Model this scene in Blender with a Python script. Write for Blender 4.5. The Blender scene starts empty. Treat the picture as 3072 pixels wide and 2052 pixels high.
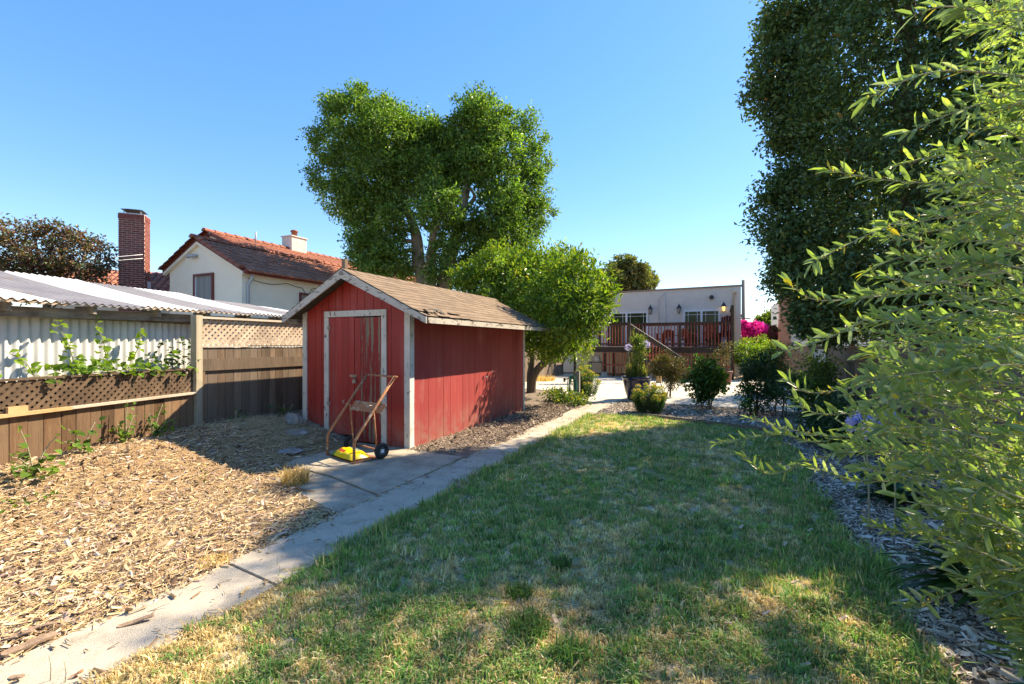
import bpy, math, random
import numpy as np
from mathutils import Matrix, Vector
R_ = math.radians
rnd = random.Random(7)
nrg = np.random.default_rng(11)
S = bpy.context.scene
C = S.collection

# ------------------------------------------------------------------ camera
CAM_H = 1.5
YAW = R_(24.56)          # the yard's long axis is +Y, the camera looks 24.6 degrees to the left of it
F_PX = 1370.0            # focal length in pixels of the 3072 px wide photograph
cam_d = bpy.data.cameras.new('camera')
cam_d.lens = 36.0 * F_PX / 3072.0
cam_d.sensor_width = 36.0
cam_d.shift_y = 5.0 / 3072.0
cam_d.clip_start = 0.05
cam_d.clip_end = 6000
cam = bpy.data.objects.new('camera', cam_d)
C.objects.link(cam)
cam.location = (0, 0, CAM_H)
cam.rotation_euler = (R_(90), 0, YAW)
S.camera = cam

# ------------------------------------------------------------------ light
SUN = Vector((1.0, 1.28, 1.638)).normalized()      # towards the sun
SUN_EL = math.asin(SUN.z)
SUN_AZ = math.atan2(SUN.x, SUN.y)                  # clockwise from +Y
w = bpy.data.worlds.new('World')
S.world = w
w.use_nodes = True
nt = w.node_tree
nt.nodes.clear()
sky = nt.nodes.new('ShaderNodeTexSky')
sky.sky_type = 'NISHITA'
sky.sun_disc = False
sky.sun_elevation = SUN_EL
sky.sun_rotation = SUN_AZ
sky.altitude = 0
sky.air_density = 1.0
sky.dust_density = 0.1
sky.ozone_density = 6.0
bg = nt.nodes.new('ShaderNodeBackground')
bg.inputs['Strength'].default_value = 0.145
wo = nt.nodes.new('ShaderNodeOutputWorld')
hsv = nt.nodes.new('ShaderNodeHueSaturation')      # a clearer, deeper blue over the whole sky
hsv.inputs['Saturation'].default_value = 1.5
hsv.inputs['Hue'].default_value = 0.512
gam = nt.nodes.new('ShaderNodeGamma')              # softer fall from horizon to zenith, the same all round
gam.inputs['Gamma'].default_value = 0.66
nt.links.new(sky.outputs[0], gam.inputs['Color'])
nt.links.new(gam.outputs[0], hsv.inputs['Color'])
nt.links.new(hsv.outputs[0], bg.inputs[0])
nt.links.new(bg.outputs[0], wo.inputs[0])
sl = bpy.data.lights.new('sun', 'SUN')
sl.energy = 3.0
sl.angle = R_(0.53)
sl.color = (1.0, 0.94, 0.84)
so = bpy.data.objects.new('sun', sl)
C.objects.link(so)
so.rotation_euler = (-SUN).to_track_quat('-Z', 'Y').to_euler()
so.location = (20, 25, 30)
S.view_settings.view_transform = 'Standard'
S.view_settings.look = 'None'
S.view_settings.exposure = 2.0
S.view_settings.use_white_balance = True      # the photograph is balanced for open shade
S.view_settings.white_balance_temperature = 8300
S.view_settings.gamma = 1.0
S.view_settings.use_curve_mapping = False
S.cycles.use_denoising = True
S.cycles.max_bounces = 8
S.cycles.transparent_max_bounces = 8

# ------------------------------------------------------------------ pixel -> place
SN, CS = math.sin(YAW), math.cos(YAW)
def ray(u, v):
    xc, zc = (u - 1536) / F_PX, -(v - 1031) / F_PX
    return Vector((xc * CS - SN, xc * SN + CS, zc))
def at(u, v, d=None, X=None, Y=None, z=None):
    """Point on a pixel's ray: at camera depth d, or on the plane X=, Y= or z=."""
    r = ray(u, v)
    if X is not None: d = X / r.x
    elif Y is not None: d = Y / r.y
    elif z is not None: d = (z - CAM_H) / r.z
    return Vector((r.x * d, r.y * d, CAM_H + r.z * d))
def gz(x, y):
    """Height of the yard: it rises towards the left fence."""
    x = np.asarray(x, float); y = np.asarray(y, float)
    t = np.clip((-4.85 - x) / 1.45, 0, 1)
    fade = np.clip((11.5 - y) / 2.0, 0, 1)
    return 0.31 * (0.35 * t + 0.65 * t * t * (3 - 2 * t)) * fade
def g1(x, y): return float(gz(x, y))

# ------------------------------------------------------------------ noise
def vnoise(x, y, scale, seed=0):
    rg = np.random.default_rng(seed)
    T = rg.random((64, 64))
    x = np.asarray(x) * scale + 1000; y = np.asarray(y) * scale + 1000
    xi = np.floor(x).astype(int); yi = np.floor(y).astype(int)
    fx = x - xi; fy = y - yi
    fx = fx * fx * (3 - 2 * fx); fy = fy * fy * (3 - 2 * fy)
    a = T[xi % 64, yi % 64]; b = T[(xi + 1) % 64, yi % 64]
    c = T[xi % 64, (yi + 1) % 64]; d = T[(xi + 1) % 64, (yi + 1) % 64]
    return (a * (1 - fx) + b * fx) * (1 - fy) + (c * (1 - fx) + d * fx) * fy
def fbm(x, y, scale, seed=0):
    return (vnoise(x, y, scale, seed) * .55 + vnoise(x, y, scale * 2.1, seed + 1) * .28 + vnoise(x, y, scale * 4.3, seed + 2) * .17)

# ------------------------------------------------------------------ materials
def srgb(h):
    h = h.lstrip('#')
    o = []
    for i in (0, 2, 4):
        c = int(h[i:i + 2], 16) / 255
        o.append(c / 12.92 if c <= .04045 else ((c + .055) / 1.055) ** 2.4)
    return tuple(o)
def _m(name):
    m = bpy.data.materials.new(name)
    m.use_nodes = True
    t = m.node_tree
    return m, t, t.nodes['Principled BSDF'], t.nodes.new
def _mix(t, fac, a, b, mode='MIX'):
    n = t.nodes.new('ShaderNodeMix'); n.data_type = 'RGBA'; n.blend_type = mode
    for i, s in ((0, fac), (6, a), (7, b)):
        if hasattr(s, 'is_linked') or isinstance(s, bpy.types.NodeSocket): t.links.new(s, n.inputs[i])
        elif i == 0: n.inputs[0].default_value = s
        else: n.inputs[i].default_value = (*s, 1)
    return n.outputs[2]
def _noise(t, co, scale, detail=4, rough=.6, stretch=None):
    if stretch:
        mp = t.nodes.new('ShaderNodeMapping'); mp.inputs['Scale'].default_value = stretch
        t.links.new(co, mp.inputs[0]); co = mp.outputs[0]
    n = t.nodes.new('ShaderNodeTexNoise'); n.inputs['Scale'].default_value = scale
    n.inputs['Detail'].default_value = detail; n.inputs['Roughness'].default_value = rough
    t.links.new(co, n.inputs[0])
    return n.outputs[0]
def _ramp(t, s, lo, hi):
    n = t.nodes.new('ShaderNodeMapRange'); n.inputs[1].default_value = lo; n.inputs[2].default_value = hi
    t.links.new(s, n.inputs[0])
    return n.outputs[0]
def mat(name, c1, c2=None, scale=4, lo=.35, hi=.65, rough=.8, bump=0, bscale=60, stretch=None, rand=0.0, fine=0.0, fscale=90, spec=.4,
        c3=None, s3=12, lo3=.55, hi3=.6, stretch3=None, metal=0, randtint=None, splash=None):
    """Two noise-mixed colours, optional third (wear) colour, per-object brightness spread, fine grain and relief."""
    m, t, p, N = _m(name)
    co = N('ShaderNodeNewGeometry').outputs[0]
    col = None
    if c2 is not None:
        col = _mix(t, _ramp(t, _noise(t, co, scale, 5, .6, stretch), lo, hi), c1, c2)
    else:
        n = N('ShaderNodeRGB'); n.outputs[0].default_value = (*c1, 1); col = n.outputs[0]
    if c3 is not None:
        col = _mix(t, _ramp(t, _noise(t, co, s3, 6, .65, stretch3), lo3, hi3), col, c3)
    if fine:
        f = _ramp(t, _noise(t, co, fscale, 3, .7, stretch), .25, .75)
        mr = N('ShaderNodeMapRange'); mr.inputs[3].default_value = 1 - fine; mr.inputs[4].default_value = 1 + fine
        t.links.new(f, mr.inputs[0])
        col = _mix(t, 1.0, col, mr.outputs[0], 'MULTIPLY')
    if rand:
        oi = N('ShaderNodeObjectInfo')
        mr = N('ShaderNodeMapRange'); mr.inputs[3].default_value = 1 - rand; mr.inputs[4].default_value = 1 + rand
        t.links.new(oi.outputs['Random'], mr.inputs[0])
        col = _mix(t, 1.0, col, mr.outputs[0], 'MULTIPLY')
        if randtint is not None:
            ml = N('ShaderNodeMath'); ml.operation = 'MULTIPLY'; ml.inputs[1].default_value = 7.31
            fr = N('ShaderNodeMath'); fr.operation = 'FRACT'
            t.links.new(oi.outputs['Random'], ml.inputs[0]); t.links.new(ml.outputs[0], fr.inputs[0])
            mr2 = N('ShaderNodeMapRange'); mr2.inputs[4].default_value = .75
            t.links.new(fr.outputs[0], mr2.inputs[0])
            col = _mix(t, mr2.outputs[0], col, randtint)
    if splash is not None:                      # mud splashed up from the ground, ragged at the top
        sp = N('ShaderNodeSeparateXYZ'); t.links.new(co, sp.inputs[0])
        h = N('ShaderNodeMapRange'); h.inputs[1].default_value = .0; h.inputs[2].default_value = .55; h.inputs[3].default_value = 1; h.inputs[4].default_value = 0
        t.links.new(sp.outputs[2], h.inputs[0])
        ml = N('ShaderNodeMath'); ml.operation = 'MULTIPLY'
        t.links.new(h.outputs[0], ml.inputs[0]); t.links.new(_ramp(t, _noise(t, co, 7, 6, .7), .35, .75), ml.inputs[1])
        col = _mix(t, ml.outputs[0], col, splash)
    t.links.new(col, p.inputs['Base Color'])
    p.inputs['Roughness'].default_value = rough
    p.inputs['Specular IOR Level'].default_value = spec
    p.inputs['Metallic'].default_value = metal
    if bump:
        b = N('ShaderNodeBump'); b.inputs['Strength'].default_value = bump; b.inputs['Distance'].default_value = .02
        t.links.new(_noise(t, co, bscale, 4, .6, stretch), b.inputs['Height'])
        t.links.new(b.outputs[0], p.inputs['Normal'])
    return m
def leaf_mat(name, trans=.4, rough=.45, tint=(1.25, 1.3, .55), spec=.35):
    """Leaf or blade: colour from the leaf's own colour attribute, light passes through."""
    m, t, p, N = _m(name)
    a = N('ShaderNodeAttribute'); a.attribute_name = 'Col'
    oi = N('ShaderNodeObjectInfo')
    mr = N('ShaderNodeMapRange'); mr.inputs[3].default_value = .8; mr.inputs[4].default_value = 1.22
    t.links.new(oi.outputs['Random'], mr.inputs[0])
    col = _mix(t, 1.0, a.outputs[0], mr.outputs[0], 'MULTIPLY')
    t.links.new(col, p.inputs['Base Color'])
    p.inputs['Roughness'].default_value = rough
    p.inputs['Specular IOR Level'].default_value = spec
    tr = N('ShaderNodeBsdfTranslucent')
    t.links.new(_mix(t, 1.0, col, tint, 'MULTIPLY'), tr.inputs[0])
    mx = N('ShaderNodeMixShader'); mx.inputs[0].default_value = trans
    t.links.new(p.outputs[0], mx.inputs[1]); t.links.new(tr.outputs[0], mx.inputs[2])
    t.links.new(mx.outputs[0], t.nodes['Material Output'].inputs[0])
    return m
def attr_mat(name, rough=.9, spec=.2, bump=0, bscale=150):
    m, t, p, N = _m(name)
    a = N('ShaderNodeAttribute'); a.attribute_name = 'Col'
    t.links.new(a.outputs[0], p.inputs['Base Color'])
    p.inputs['Roughness'].default_value = rough
    p.inputs['Specular IOR Level'].default_value = spec
    if bump:
        co = N('ShaderNodeNewGeometry').outputs[0]
        b = N('ShaderNodeBump'); b.inputs['Strength'].default_value = bump; b.inputs['Distance'].default_value = .01
        t.links.new(_noise(t, co, bscale, 4, .6), b.inputs['Height'])
        t.links.new(b.outputs[0], p.inputs['Normal'])
    return m

# ------------------------------------------------------------------ object helpers
WM = {}
def put(o, parent, M):
    """Link o under parent with world matrix M."""
    C.objects.link(o)
    if parent is not None:
        o.parent = parent
        L = WM[parent.name].inverted() @ M
    else:
        L = M
    o.matrix_basis = L
    WM[o.name] = M.copy()
    return o
def tag(o, label=None, cat=None, group=None, kind=None):
    if label: o['label'] = label
    if cat: o['category'] = cat
    if group: o['group'] = group
    if kind: o['kind'] = kind
    return o
def thing(name, loc, label, cat, group=None, rz=0.0):
    o = bpy.data.objects.new(name, None)
    o.empty_display_size = .1
    put(o, None, Matrix.Translation(Vector(loc)) @ Matrix.Rotation(rz, 4, 'Z'))
    return tag(o, label, cat, group)
def mesh(name, V, F, m, parent=None, smooth=False, world=True, M=None):
    """One mesh object from verts and faces in world coordinates (or in M's frame)."""
    me = bpy.data.meshes.new(name)
    V = [tuple(v) for v in V]
    if M is None:
        n = len(V)
        c = Vector((sum(v[0] for v in V) / n, sum(v[1] for v in V) / n, min(v[2] for v in V)))
        M = Matrix.Translation(c)
        V = [(v[0] - c.x, v[1] - c.y, v[2] - c.z) for v in V]
    me.from_pydata(V, [], [tuple(f) for f in F])
    if isinstance(m, (list, tuple)):
        for k in m: me.materials.append(k)
    else: me.materials.append(m)
    if smooth: me.polygons.foreach_set('use_smooth', [True] * len(me.polygons))
    o = bpy.data.objects.new(name, me)
    return put(o, parent, M)
_unit = {}
BV = [(-.5, -.5, -.5), (.5, -.5, -.5), (.5, .5, -.5), (-.5, .5, -.5), (-.5, -.5, .5), (.5, -.5, .5), (.5, .5, .5), (-.5, .5, .5)]
BF = [(0, 3, 2, 1), (4, 5, 6, 7), (0, 1, 5, 4), (1, 2, 6, 5), (2, 3, 7, 6), (3, 0, 4, 7)]
def unit_box(m):
    if m.name not in _unit:
        me = bpy.data.meshes.new('board'); me.from_pydata(BV, [], BF); me.materials.append(m)
        _unit[m.name] = me
    return _unit[m.name]
def obox(name, M, m, parent):
    """Box with unit cube matrix M (shares mesh data)."""
    return put(bpy.data.objects.new(name, unit_box(m)), parent, M)
def box(name, x0, x1, y0, y1, z0, z1, m, parent, tilt=0.0):
    M = Matrix.Translation(((x0 + x1) / 2, (y0 + y1) / 2, (z0 + z1) / 2))
    if tilt: M = M @ Matrix.Rotation(tilt, 4, 'Y')
    return obox(name, M @ Matrix.Diagonal((x1 - x0, y1 - y0, z1 - z0, 1)), m, parent)
def bar(name, a, b, wd, th, m, parent, up=(0, 0, 1)):
    """Straight board from a to b: wd across, th along up."""
    a, b = Vector(a), Vector(b)
    x = (b - a); L = x.length; x = x / L
    y = Vector(up).cross(x)
    if y.length < 1e-5: y = Vector((0, 1, 0)).cross(x)
    y.normalize(); z = x.cross(y)
    M = Matrix((x, y, z)).transposed().to_4x4()
    M.translation = (a + b) / 2
    return obox(name, M @ Matrix.Diagonal((L, wd, th, 1)), m, parent)
def tube_vf(pts, rad, n=8, cap=True, off=0):
    pts = [Vector(p) for p in pts]
    if not isinstance(rad, (list, tuple)): rad = [rad] * len(pts)
    V, F = [], []
    prev = None
    for i, p in enumerate(pts):
        t = (pts[min(i + 1, len(pts) - 1)] - pts[max(i - 1, 0)])
        t = t.normalized() if t.length > 1e-9 else Vector((0, 0, 1))
        if prev is None:
            a = Vector((0, 0, 1)) if abs(t.z) < .9 else Vector((1, 0, 0))
            u = t.cross(a).normalized()
        else:
            u = (prev - t * prev.dot(t)).normalized()
        prev = u
        wv = t.cross(u)
        for k in range(n):
            an = 2 * math.pi * k / n
            V.append(p + (u * math.cos(an) + wv * math.sin(an)) * rad[i])
        if i:
            b0, b1 = off + (i - 1) * n, off + i * n
            for k in range(n):
                F.append((b0 + k, b0 + (k + 1) % n, b1 + (k + 1) % n, b1 + k))
    if cap:
        F.append(tuple(off + k for k in reversed(range(n))))
        F.append(tuple(off + (len(pts) - 1) * n + k for k in range(n)))
    return V, F
def tube(name, pts, rad, m, parent=None, n=8, smooth=True):
    V, F = tube_vf(pts, rad, n)
    return mesh(name, V, F, m, parent, smooth)
class MB:
    """Collects shapes that form one part."""
    def __init__(s): s.V, s.F = [], []
    def box(s, x0, x1, y0, y1, z0, z1):
        o = len(s.V)
        s.V += [((x0 + x1) / 2 + (x1 - x0) * v[0], (y0 + y1) / 2 + (y1 - y0) * v[1], (z0 + z1) / 2 + (z1 - z0) * v[2]) for v in BV]
        s.F += [tuple(o + i for i in f) for f in BF]; return s
    def tube(s, pts, rad, n=8):
        V, F = tube_vf(pts, rad, n, True, len(s.V)); s.V += V; s.F += F; return s
    def add(s, V, F):
        o = len(s.V); s.V += [tuple(v) for v in V]; s.F += [tuple(o + i for i in f) for f in F]; return s
    def lathe(s, prof, c, n=24):
        o = len(s.V)
        for r, z in prof:
            for k in range(n):
                a = 2 * math.pi * k / n
                s.V.append((c[0] + r * math.cos(a), c[1] + r * math.sin(a), c[2] + z))
        for i in range(len(prof) - 1):
            for k in range(n):
                s.F.append((o + i * n + k, o + i * n + (k + 1) % n, o + (i + 1) * n + (k + 1) % n, o + (i + 1) * n + k))
        s.F.append(tuple(o + k for k in reversed(range(n))))
        s.F.append(tuple(o + (len(prof) - 1) * n + k for k in range(n)))
        return s
    def build(s, name, m, parent=None, smooth=False): return mesh(name, s.V, s.F, m, parent, smooth)
def smooth_pts(P, n=6):
    """Catmull-Rom through the points."""
    P = [Vector(p) for p in P]
    P = [P[0] * 2 - P[1]] + P + [P[-1] * 2 - P[-2]]
    out = []
    for i in range(1, len(P) - 2):
        for k in range(n):
            t = k / n
            a, b, c, d = P[i - 1], P[i], P[i + 1], P[i + 2]
            out.append(.5 * ((2 * b) + (c - a) * t + (2 * a - 5 * b + 4 * c - d) * t * t + (3 * b - a - 3 * c + d) * t ** 3))
    out.append(P[-2])
    return out

# ------------------------------------------------------------------ mass geometry
def np_mesh(name, V, F, cols, m, parent=None, nper=None, smooth=False):
    """V (n,3), F (k,3|4) int arrays, cols (n,3)."""
    me = bpy.data.meshes.new(name)
    V = np.asarray(V, np.float32)
    k = F.shape[1]
    c = np.array([V[:, 0].mean(), V[:, 1].mean(), V[:, 2].min()], np.float32)
    me.vertices.add(len(V)); me.vertices.foreach_set('co', (V - c).ravel())
    me.loops.add(F.size); me.loops.foreach_set('vertex_index', F.astype(np.int32).ravel())
    me.polygons.add(len(F)); me.polygons.foreach_set('loop_start', np.arange(0, F.size, k, dtype=np.int32))
    me.update(calc_edges=True)
    me.polygons.foreach_set('use_smooth', np.full(len(F), smooth))
    if cols is not None:
        ca = me.color_attributes.new('Col', 'FLOAT_COLOR', 'POINT')
        cc = np.ones((len(V), 4), np.float32); cc[:, :3] = cols
        ca.data.foreach_set('color', cc.ravel())
    me.materials.append(m)
    o = bpy.data.objects.new(name, me)
    return put(o, parent, Matrix.Translation(Vector([float(x) for x in c])))
def norm(a): return a / np.maximum(np.linalg.norm(a, axis=1, keepdims=True), 1e-9)
def leaf_arrays(P, D, U, L, W, kind='diamond', curl=.12):
    """Leaf geometry for N leaves: base P, direction D, up U."""
    N = len(P)
    D = norm(D); S_ = norm(np.cross(D, U)); U = np.cross(S_, D)
    L = np.broadcast_to(L, (N,))[:, None]; W = np.broadcast_to(W, (N,))[:, None]
    if kind == 'diamond':
        f = W * .22
        V = np.stack([P, P + D * L * .5 + S_ * W * .5 + U * f, P + D * L - U * L * curl, P + D * L * .5 - S_ * W * .5 + U * f], 1)
        T = np.array([[0, 1, 2], [0, 2, 3]])
    else:
        a, b, wa, wb = (.27, .74, .42, .40) if kind == 'lance' else (.3, .68, .52, .38)
        f = W * .16
        V = np.stack([P,
                      P + D * L * a + S_ * W * wa + U * f, P + D * L * b + S_ * W * wb + U * (f - L * curl * .5), P + D * L - U * L * curl,
                      P + D * L * b - S_ * W * wb + U * (f - L * curl * .5), P + D * L * a - S_ * W * wa + U * f,
                      P + D * L * a, P + D * L * b - U * L * curl * .5], 1)
        T = np.array([[0, 1, 6], [0, 6, 5], [1, 2, 7], [1, 7, 6], [6, 7, 4], [6, 4, 5], [2, 3, 7], [7, 3, 4]])
    nv = V.shape[1]
    F = (np.arange(N)[:, None, None] * nv + T[None]).reshape(-1, 3)
    return V.reshape(-1, 3), F, nv
def leaves(name, P, D, U, L, W, cols, m, parent, kind='diamond', curl=.12):
    V, F, nv = leaf_arrays(P, D, U, L, W, kind, curl)
    return np_mesh(name, V, F, np.repeat(cols, nv, 0), m, parent)
_leafmesh = {}
def leaf_objects(P, D, U, L, W, color, m, parent, kind='ovate', curl=.15, name='leaf'):
    """Leaves that can be picked apart, one object each, sharing a mesh."""
    key = (m.name, kind, tuple(color), curl)
    if key not in _leafmesh:
        V, F, nv = leaf_arrays(np.zeros((1, 3)), np.array([[1., 0, 0]]), np.array([[0, 0, 1.]]), np.array([1.]), np.array([1.]), kind, curl)
        me = bpy.data.meshes.new('leaf'); me.from_pydata(V.tolist(), [], F.tolist()); me.materials.append(m)
        ca = me.color_attributes.new('Col', 'FLOAT_COLOR', 'POINT')
        ca.data.foreach_set('color', [*color, 1.0] * len(V))
        _leafmesh[key] = me
    for i in range(len(P)):
        x = Vector([float(t) for t in D[i]]).normalized(); u = Vector([float(t) for t in U[i]])
        y = u.cross(x)
        if y.length < 1e-4: y = Vector((0, 1, 0)).cross(x)
        y.normalize(); z = x.cross(y)
        M = Matrix((x, y, z)).transposed().to_4x4(); M.translation = Vector([float(t) for t in P[i]])
        l, ww = float(np.broadcast_to(L, (len(P),))[i]), float(np.broadcast_to(W, (len(P),))[i])
        put(bpy.data.objects.new(name, _leafmesh[key]), parent, M @ Matrix.Diagonal((l, ww, l, 1)))
def rdir(n): return norm(nrg.normal(size=(n, 3)))
def pal(n, cols, weights=None, jit=.12):
    """n colours drawn from a palette with brightness jitter."""
    c = np.array(cols, float)
    i = nrg.choice(len(c), n, p=weights)
    return np.clip(c[i] * (1 + nrg.normal(0, jit, (n, 1))), .003, 1)
def crown_points(lobes, per, cl_r, shell=(.55, 1.0), k=40):
    """Leaf positions in clumps on ellipsoid lobes: (cx,cy,cz,rx,ry,rz,n)."""
    Ps, Os = [], []
    for (cx, cy, cz, rx, ry, rz, n) in lobes:
        d = rdir(n)
        rr = nrg.uniform(shell[0] ** 3, shell[1] ** 3, (n, 1)) ** (1 / 3.)
        out = nrg.random((n, 1)) < .13                 # some shoots stand out of the outline
        rr = np.where(out & (d[:, 2:3] > -.35), nrg.uniform(1.0, 1.38, (n, 1)), rr)
        cc = np.array([cx, cy, cz]) + d * rr * np.array([rx, ry, rz])
        kk = k
        p = np.repeat(cc, kk, 0) + nrg.normal(0, cl_r, (n * kk, 3)) * np.array([1, 1, .8]) * np.repeat(np.where(out, .62, 1.0), kk, 0)
        Ps.append(p); Os.append(np.repeat(d, kk, 0))
    return np.concatenate(Ps), np.concatenate(Os)
# ================================================================== materials
M_dirt = mat('dirt', (.16, .11, .07), (.24, .18, .12), 3, rough=.95, bump=.5, bscale=40, fine=.25)
M_thatch = mat('lawn_thatch', (.26, .25, .12), (.52, .42, .27), 3.0, .42, .62, rough=.95, bump=.8, bscale=90, fine=.5, fscale=70)
M_mulch = mat('mulch_floor', (.20, .12, .06), (.34, .22, .11), 5, rough=.95, bump=.8, bscale=60, fine=.4, fscale=60)
M_greymulch = mat('grey_mulch_floor', (.12, .09, .07), (.26, .20, .15), 6, rough=.95, bump=.8, bscale=60, fine=.4, fscale=60)
M_conc = mat('concrete', (.40, .345, .27), (.49, .43, .345), 2.5, rough=.9, bump=.4, bscale=150, fine=.32, fscale=130, c3=(.20, .17, .135), s3=2.6, lo3=.50, hi3=.74)
M_patio = mat('patio_concrete', (.46, .42, .35), (.54, .50, .43), 1.5, rough=.85, bump=.15, bscale=120, fine=.08, c3=(.33, .29, .24), s3=2.1, lo3=.58, hi3=.72)
M_pad = mat('stained_concrete', (.35, .30, .225), (.45, .39, .30), 3.5, rough=.9, bump=.4, bscale=150, fine=.35, fscale=110, c3=(.15, .125, .095), s3=2.2, lo3=.46, hi3=.72)
M_sidewood = mat('dark_weathered_boards', (.115, .075, .050), (.175, .120, .082), 3, rough=.88, bump=.35, bscale=20, stretch=(6, 6, .5), rand=.32, fine=.22, fscale=12, spec=.2, c3=(.06, .042, .030), s3=2.2, lo3=.5, hi3=.75, stretch3=(3, 3, .5), randtint=(.19, .15, .115))
M_crack = mat('joint_dark', (.05, .04, .03), rough=1)
M_red = mat('red_paint', (.30, .026, .020), (.36, .040, .032), 2.5, rough=.55, bump=.12, bscale=40, stretch=(1, 1, .12), rand=.10, fine=.06, fscale=50, spec=.3,
            c3=(.40, .11, .09), s3=4, lo3=.54, hi3=.8, stretch3=(1, 1, .22), splash=(.26, .17, .12))
M_redside = mat('red_paint_faded', (.31, .042, .042), (.37, .062, .058), 2.2, rough=.6, bump=.1, bscale=30, stretch=(1, 1, .15), rand=.07, fine=.05, fscale=50, spec=.3,
                c3=(.46, .16, .14), s3=3.2, lo3=.54, hi3=.85, stretch3=(1, 1, .28), splash=(.30, .20, .15))
def peel(name, paint, wood, thr, sx=(14, 14, 1.6), rough=.7):
    """Paint that has flaked off in vertical strips down to bare wood."""
    m, t, p, N = _m(name)
    co = N('ShaderNodeNewGeometry').outputs[0]
    a = _noise(t, co, 1.0, 6, .62, sx)
    b = _noise(t, co, 1.0, 5, .7, (60, 60, 8))
    ad = N('ShaderNodeMath'); ad.operation = 'MULTIPLY_ADD'; ad.inputs[1].default_value = .25
    t.links.new(b, ad.inputs[0]); t.links.new(a, ad.inputs[2])
    f = _ramp(t, ad.outputs[0], thr, thr + .02)
    wd = _mix(t, _ramp(t, _noise(t, co, 1.0, 4, .6, (90, 90, 4)), .3, .7), wood, tuple(c * .55 for c in wood))
    pt = _mix(t, _ramp(t, _noise(t, co, 4, 4), .35, .7), paint, tuple(c * .82 for c in paint))
    t.links.new(_mix(t, f, pt, wd), p.inputs['Base Color'])
    p.inputs['Roughness'].default_value = rough
    p.inputs['Specular IOR Level'].default_value = .25
    bp = N('ShaderNodeBump'); bp.inputs['Strength'].default_value = .4; bp.inputs['Distance'].default_value = .004; bp.invert = True
    t.links.new(f, bp.inputs['Height']); t.links.new(bp.outputs[0], p.inputs['Normal'])
    return m
M_trim = peel('white_trim_paint', (.60, .55, .47), (.20, .16, .11), .735, (22, 22, 9))  # warm bounce light on the front boards is put into this white
M_trimside = peel('white_trim_paint_skylit', (.66, .64, .60), (.22, .19, .15), .76, (22, 22, 9))  # same paint, cooler copy with the side's sky light in its colour
M_doorpeel = peel('red_paint_peeling', (.29, .033, .026), (.27, .21, .14), .645, (19, 19, 1.0))
M_rake = peel('grey_white_rake_paint', (.50, .45, .38), (.25, .21, .17), .68, (6, 6, 20))
M_shingle = mat('asphalt_shingle', (.185, .132, .092), (.23, .17, .122), 8, rough=.95, bump=.35, bscale=220, rand=.16, fine=.15, fscale=260, spec=.2)
M_tar = mat('roof_edge_tar', (.05, .045, .04), (.10, .09, .075), 9, rough=.9, bump=.4, bscale=60)
M_darkin = mat('dark_gap', (.03, .022, .018), rough=1, spec=0)
M_wood = mat('weathered_fence_wood', (.14, .072, .038), (.215, .125, .070), 3, rough=.85, bump=.35, bscale=20, stretch=(6, 6, .5), rand=.38, fine=.22, fscale=12, spec=.2,
             c3=(.075, .042, .027), s3=2.2, lo3=.5, hi3=.75, stretch3=(3, 3, .5), randtint=(.20, .135, .085))
M_greywood = mat('grey_fence_wood', (.20, .155, .115), (.30, .25, .20), 3, rough=.88, bump=.35, bscale=20, stretch=(6, 6, .5), rand=.22, fine=.2, fscale=12, spec=.2, randtint=(.17, .11, .07))
M_post = mat('post_wood', (.33, .28, .19), (.40, .35, .26), 3, rough=.85, bump=.25, bscale=20, stretch=(6, 6, .4), fine=.12, fscale=14, c3=(.22, .20, .14), s3=2.5, lo3=.55, hi3=.7)
M_lath = mat('lattice_wood', (.085, .052, .032), (.13, .085, .052), 4, rough=.88, rand=.25, fine=.15, fscale=30)
M_lathl = mat('pale_lattice_wood', (.42, .31, .22), (.52, .40, .29), 4, rough=.85, rand=.18, fine=.12, fscale=30)
M_cap = mat('pale_cap_board', (.40, .32, .24), (.50, .42, .34), 3, rough=.85, rand=.15, fine=.15, fscale=20, stretch=(4, .6, 4))
M_newcap = mat('new_cedar_board', (.42, .26, .12), (.50, .33, .17), 3, rough=.8, fine=.1, fscale=20)
M_leaf = leaf_mat('leaf', .42, .42, (1.12, 1.28, .5), .4)
M_olive = leaf_mat('olive_leaf', .48, .36, (1.25, 1.42, .5), .5)
M_glossleaf = leaf_mat('glossy_leaf', .42, .38, (1.3, 1.35, .45), .3)
M_darkleaf = leaf_mat('dark_evergreen_leaf', .36, .42, (1.2, 1.3, .5), .35)
M_flower = leaf_mat('petal', .45, .6, (1.1, 1.0, 1.1), .2)
M_grass = leaf_mat('grass_blade', .35, .55, (1.2, 1.2, .6), .2)
M_chip = attr_mat('wood_chip', .9, .15)
M_bark = mat('bark', (.11, .085, .06), (.20, .16, .12), 6, rough=.95, bump=.8, bscale=14, stretch=(3, 3, .5), fine=.25, fscale=30)
M_bark2 = mat('pale_bark', (.22, .17, .125), (.32, .26, .20), 5, rough=.95, bump=.8, bscale=12, stretch=(3, 3, .5), fine=.25, fscale=26)
M_twig = mat('olive_twig', (.26, .25, .15), (.34, .32, .21), 12, rough=.75)

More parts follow.
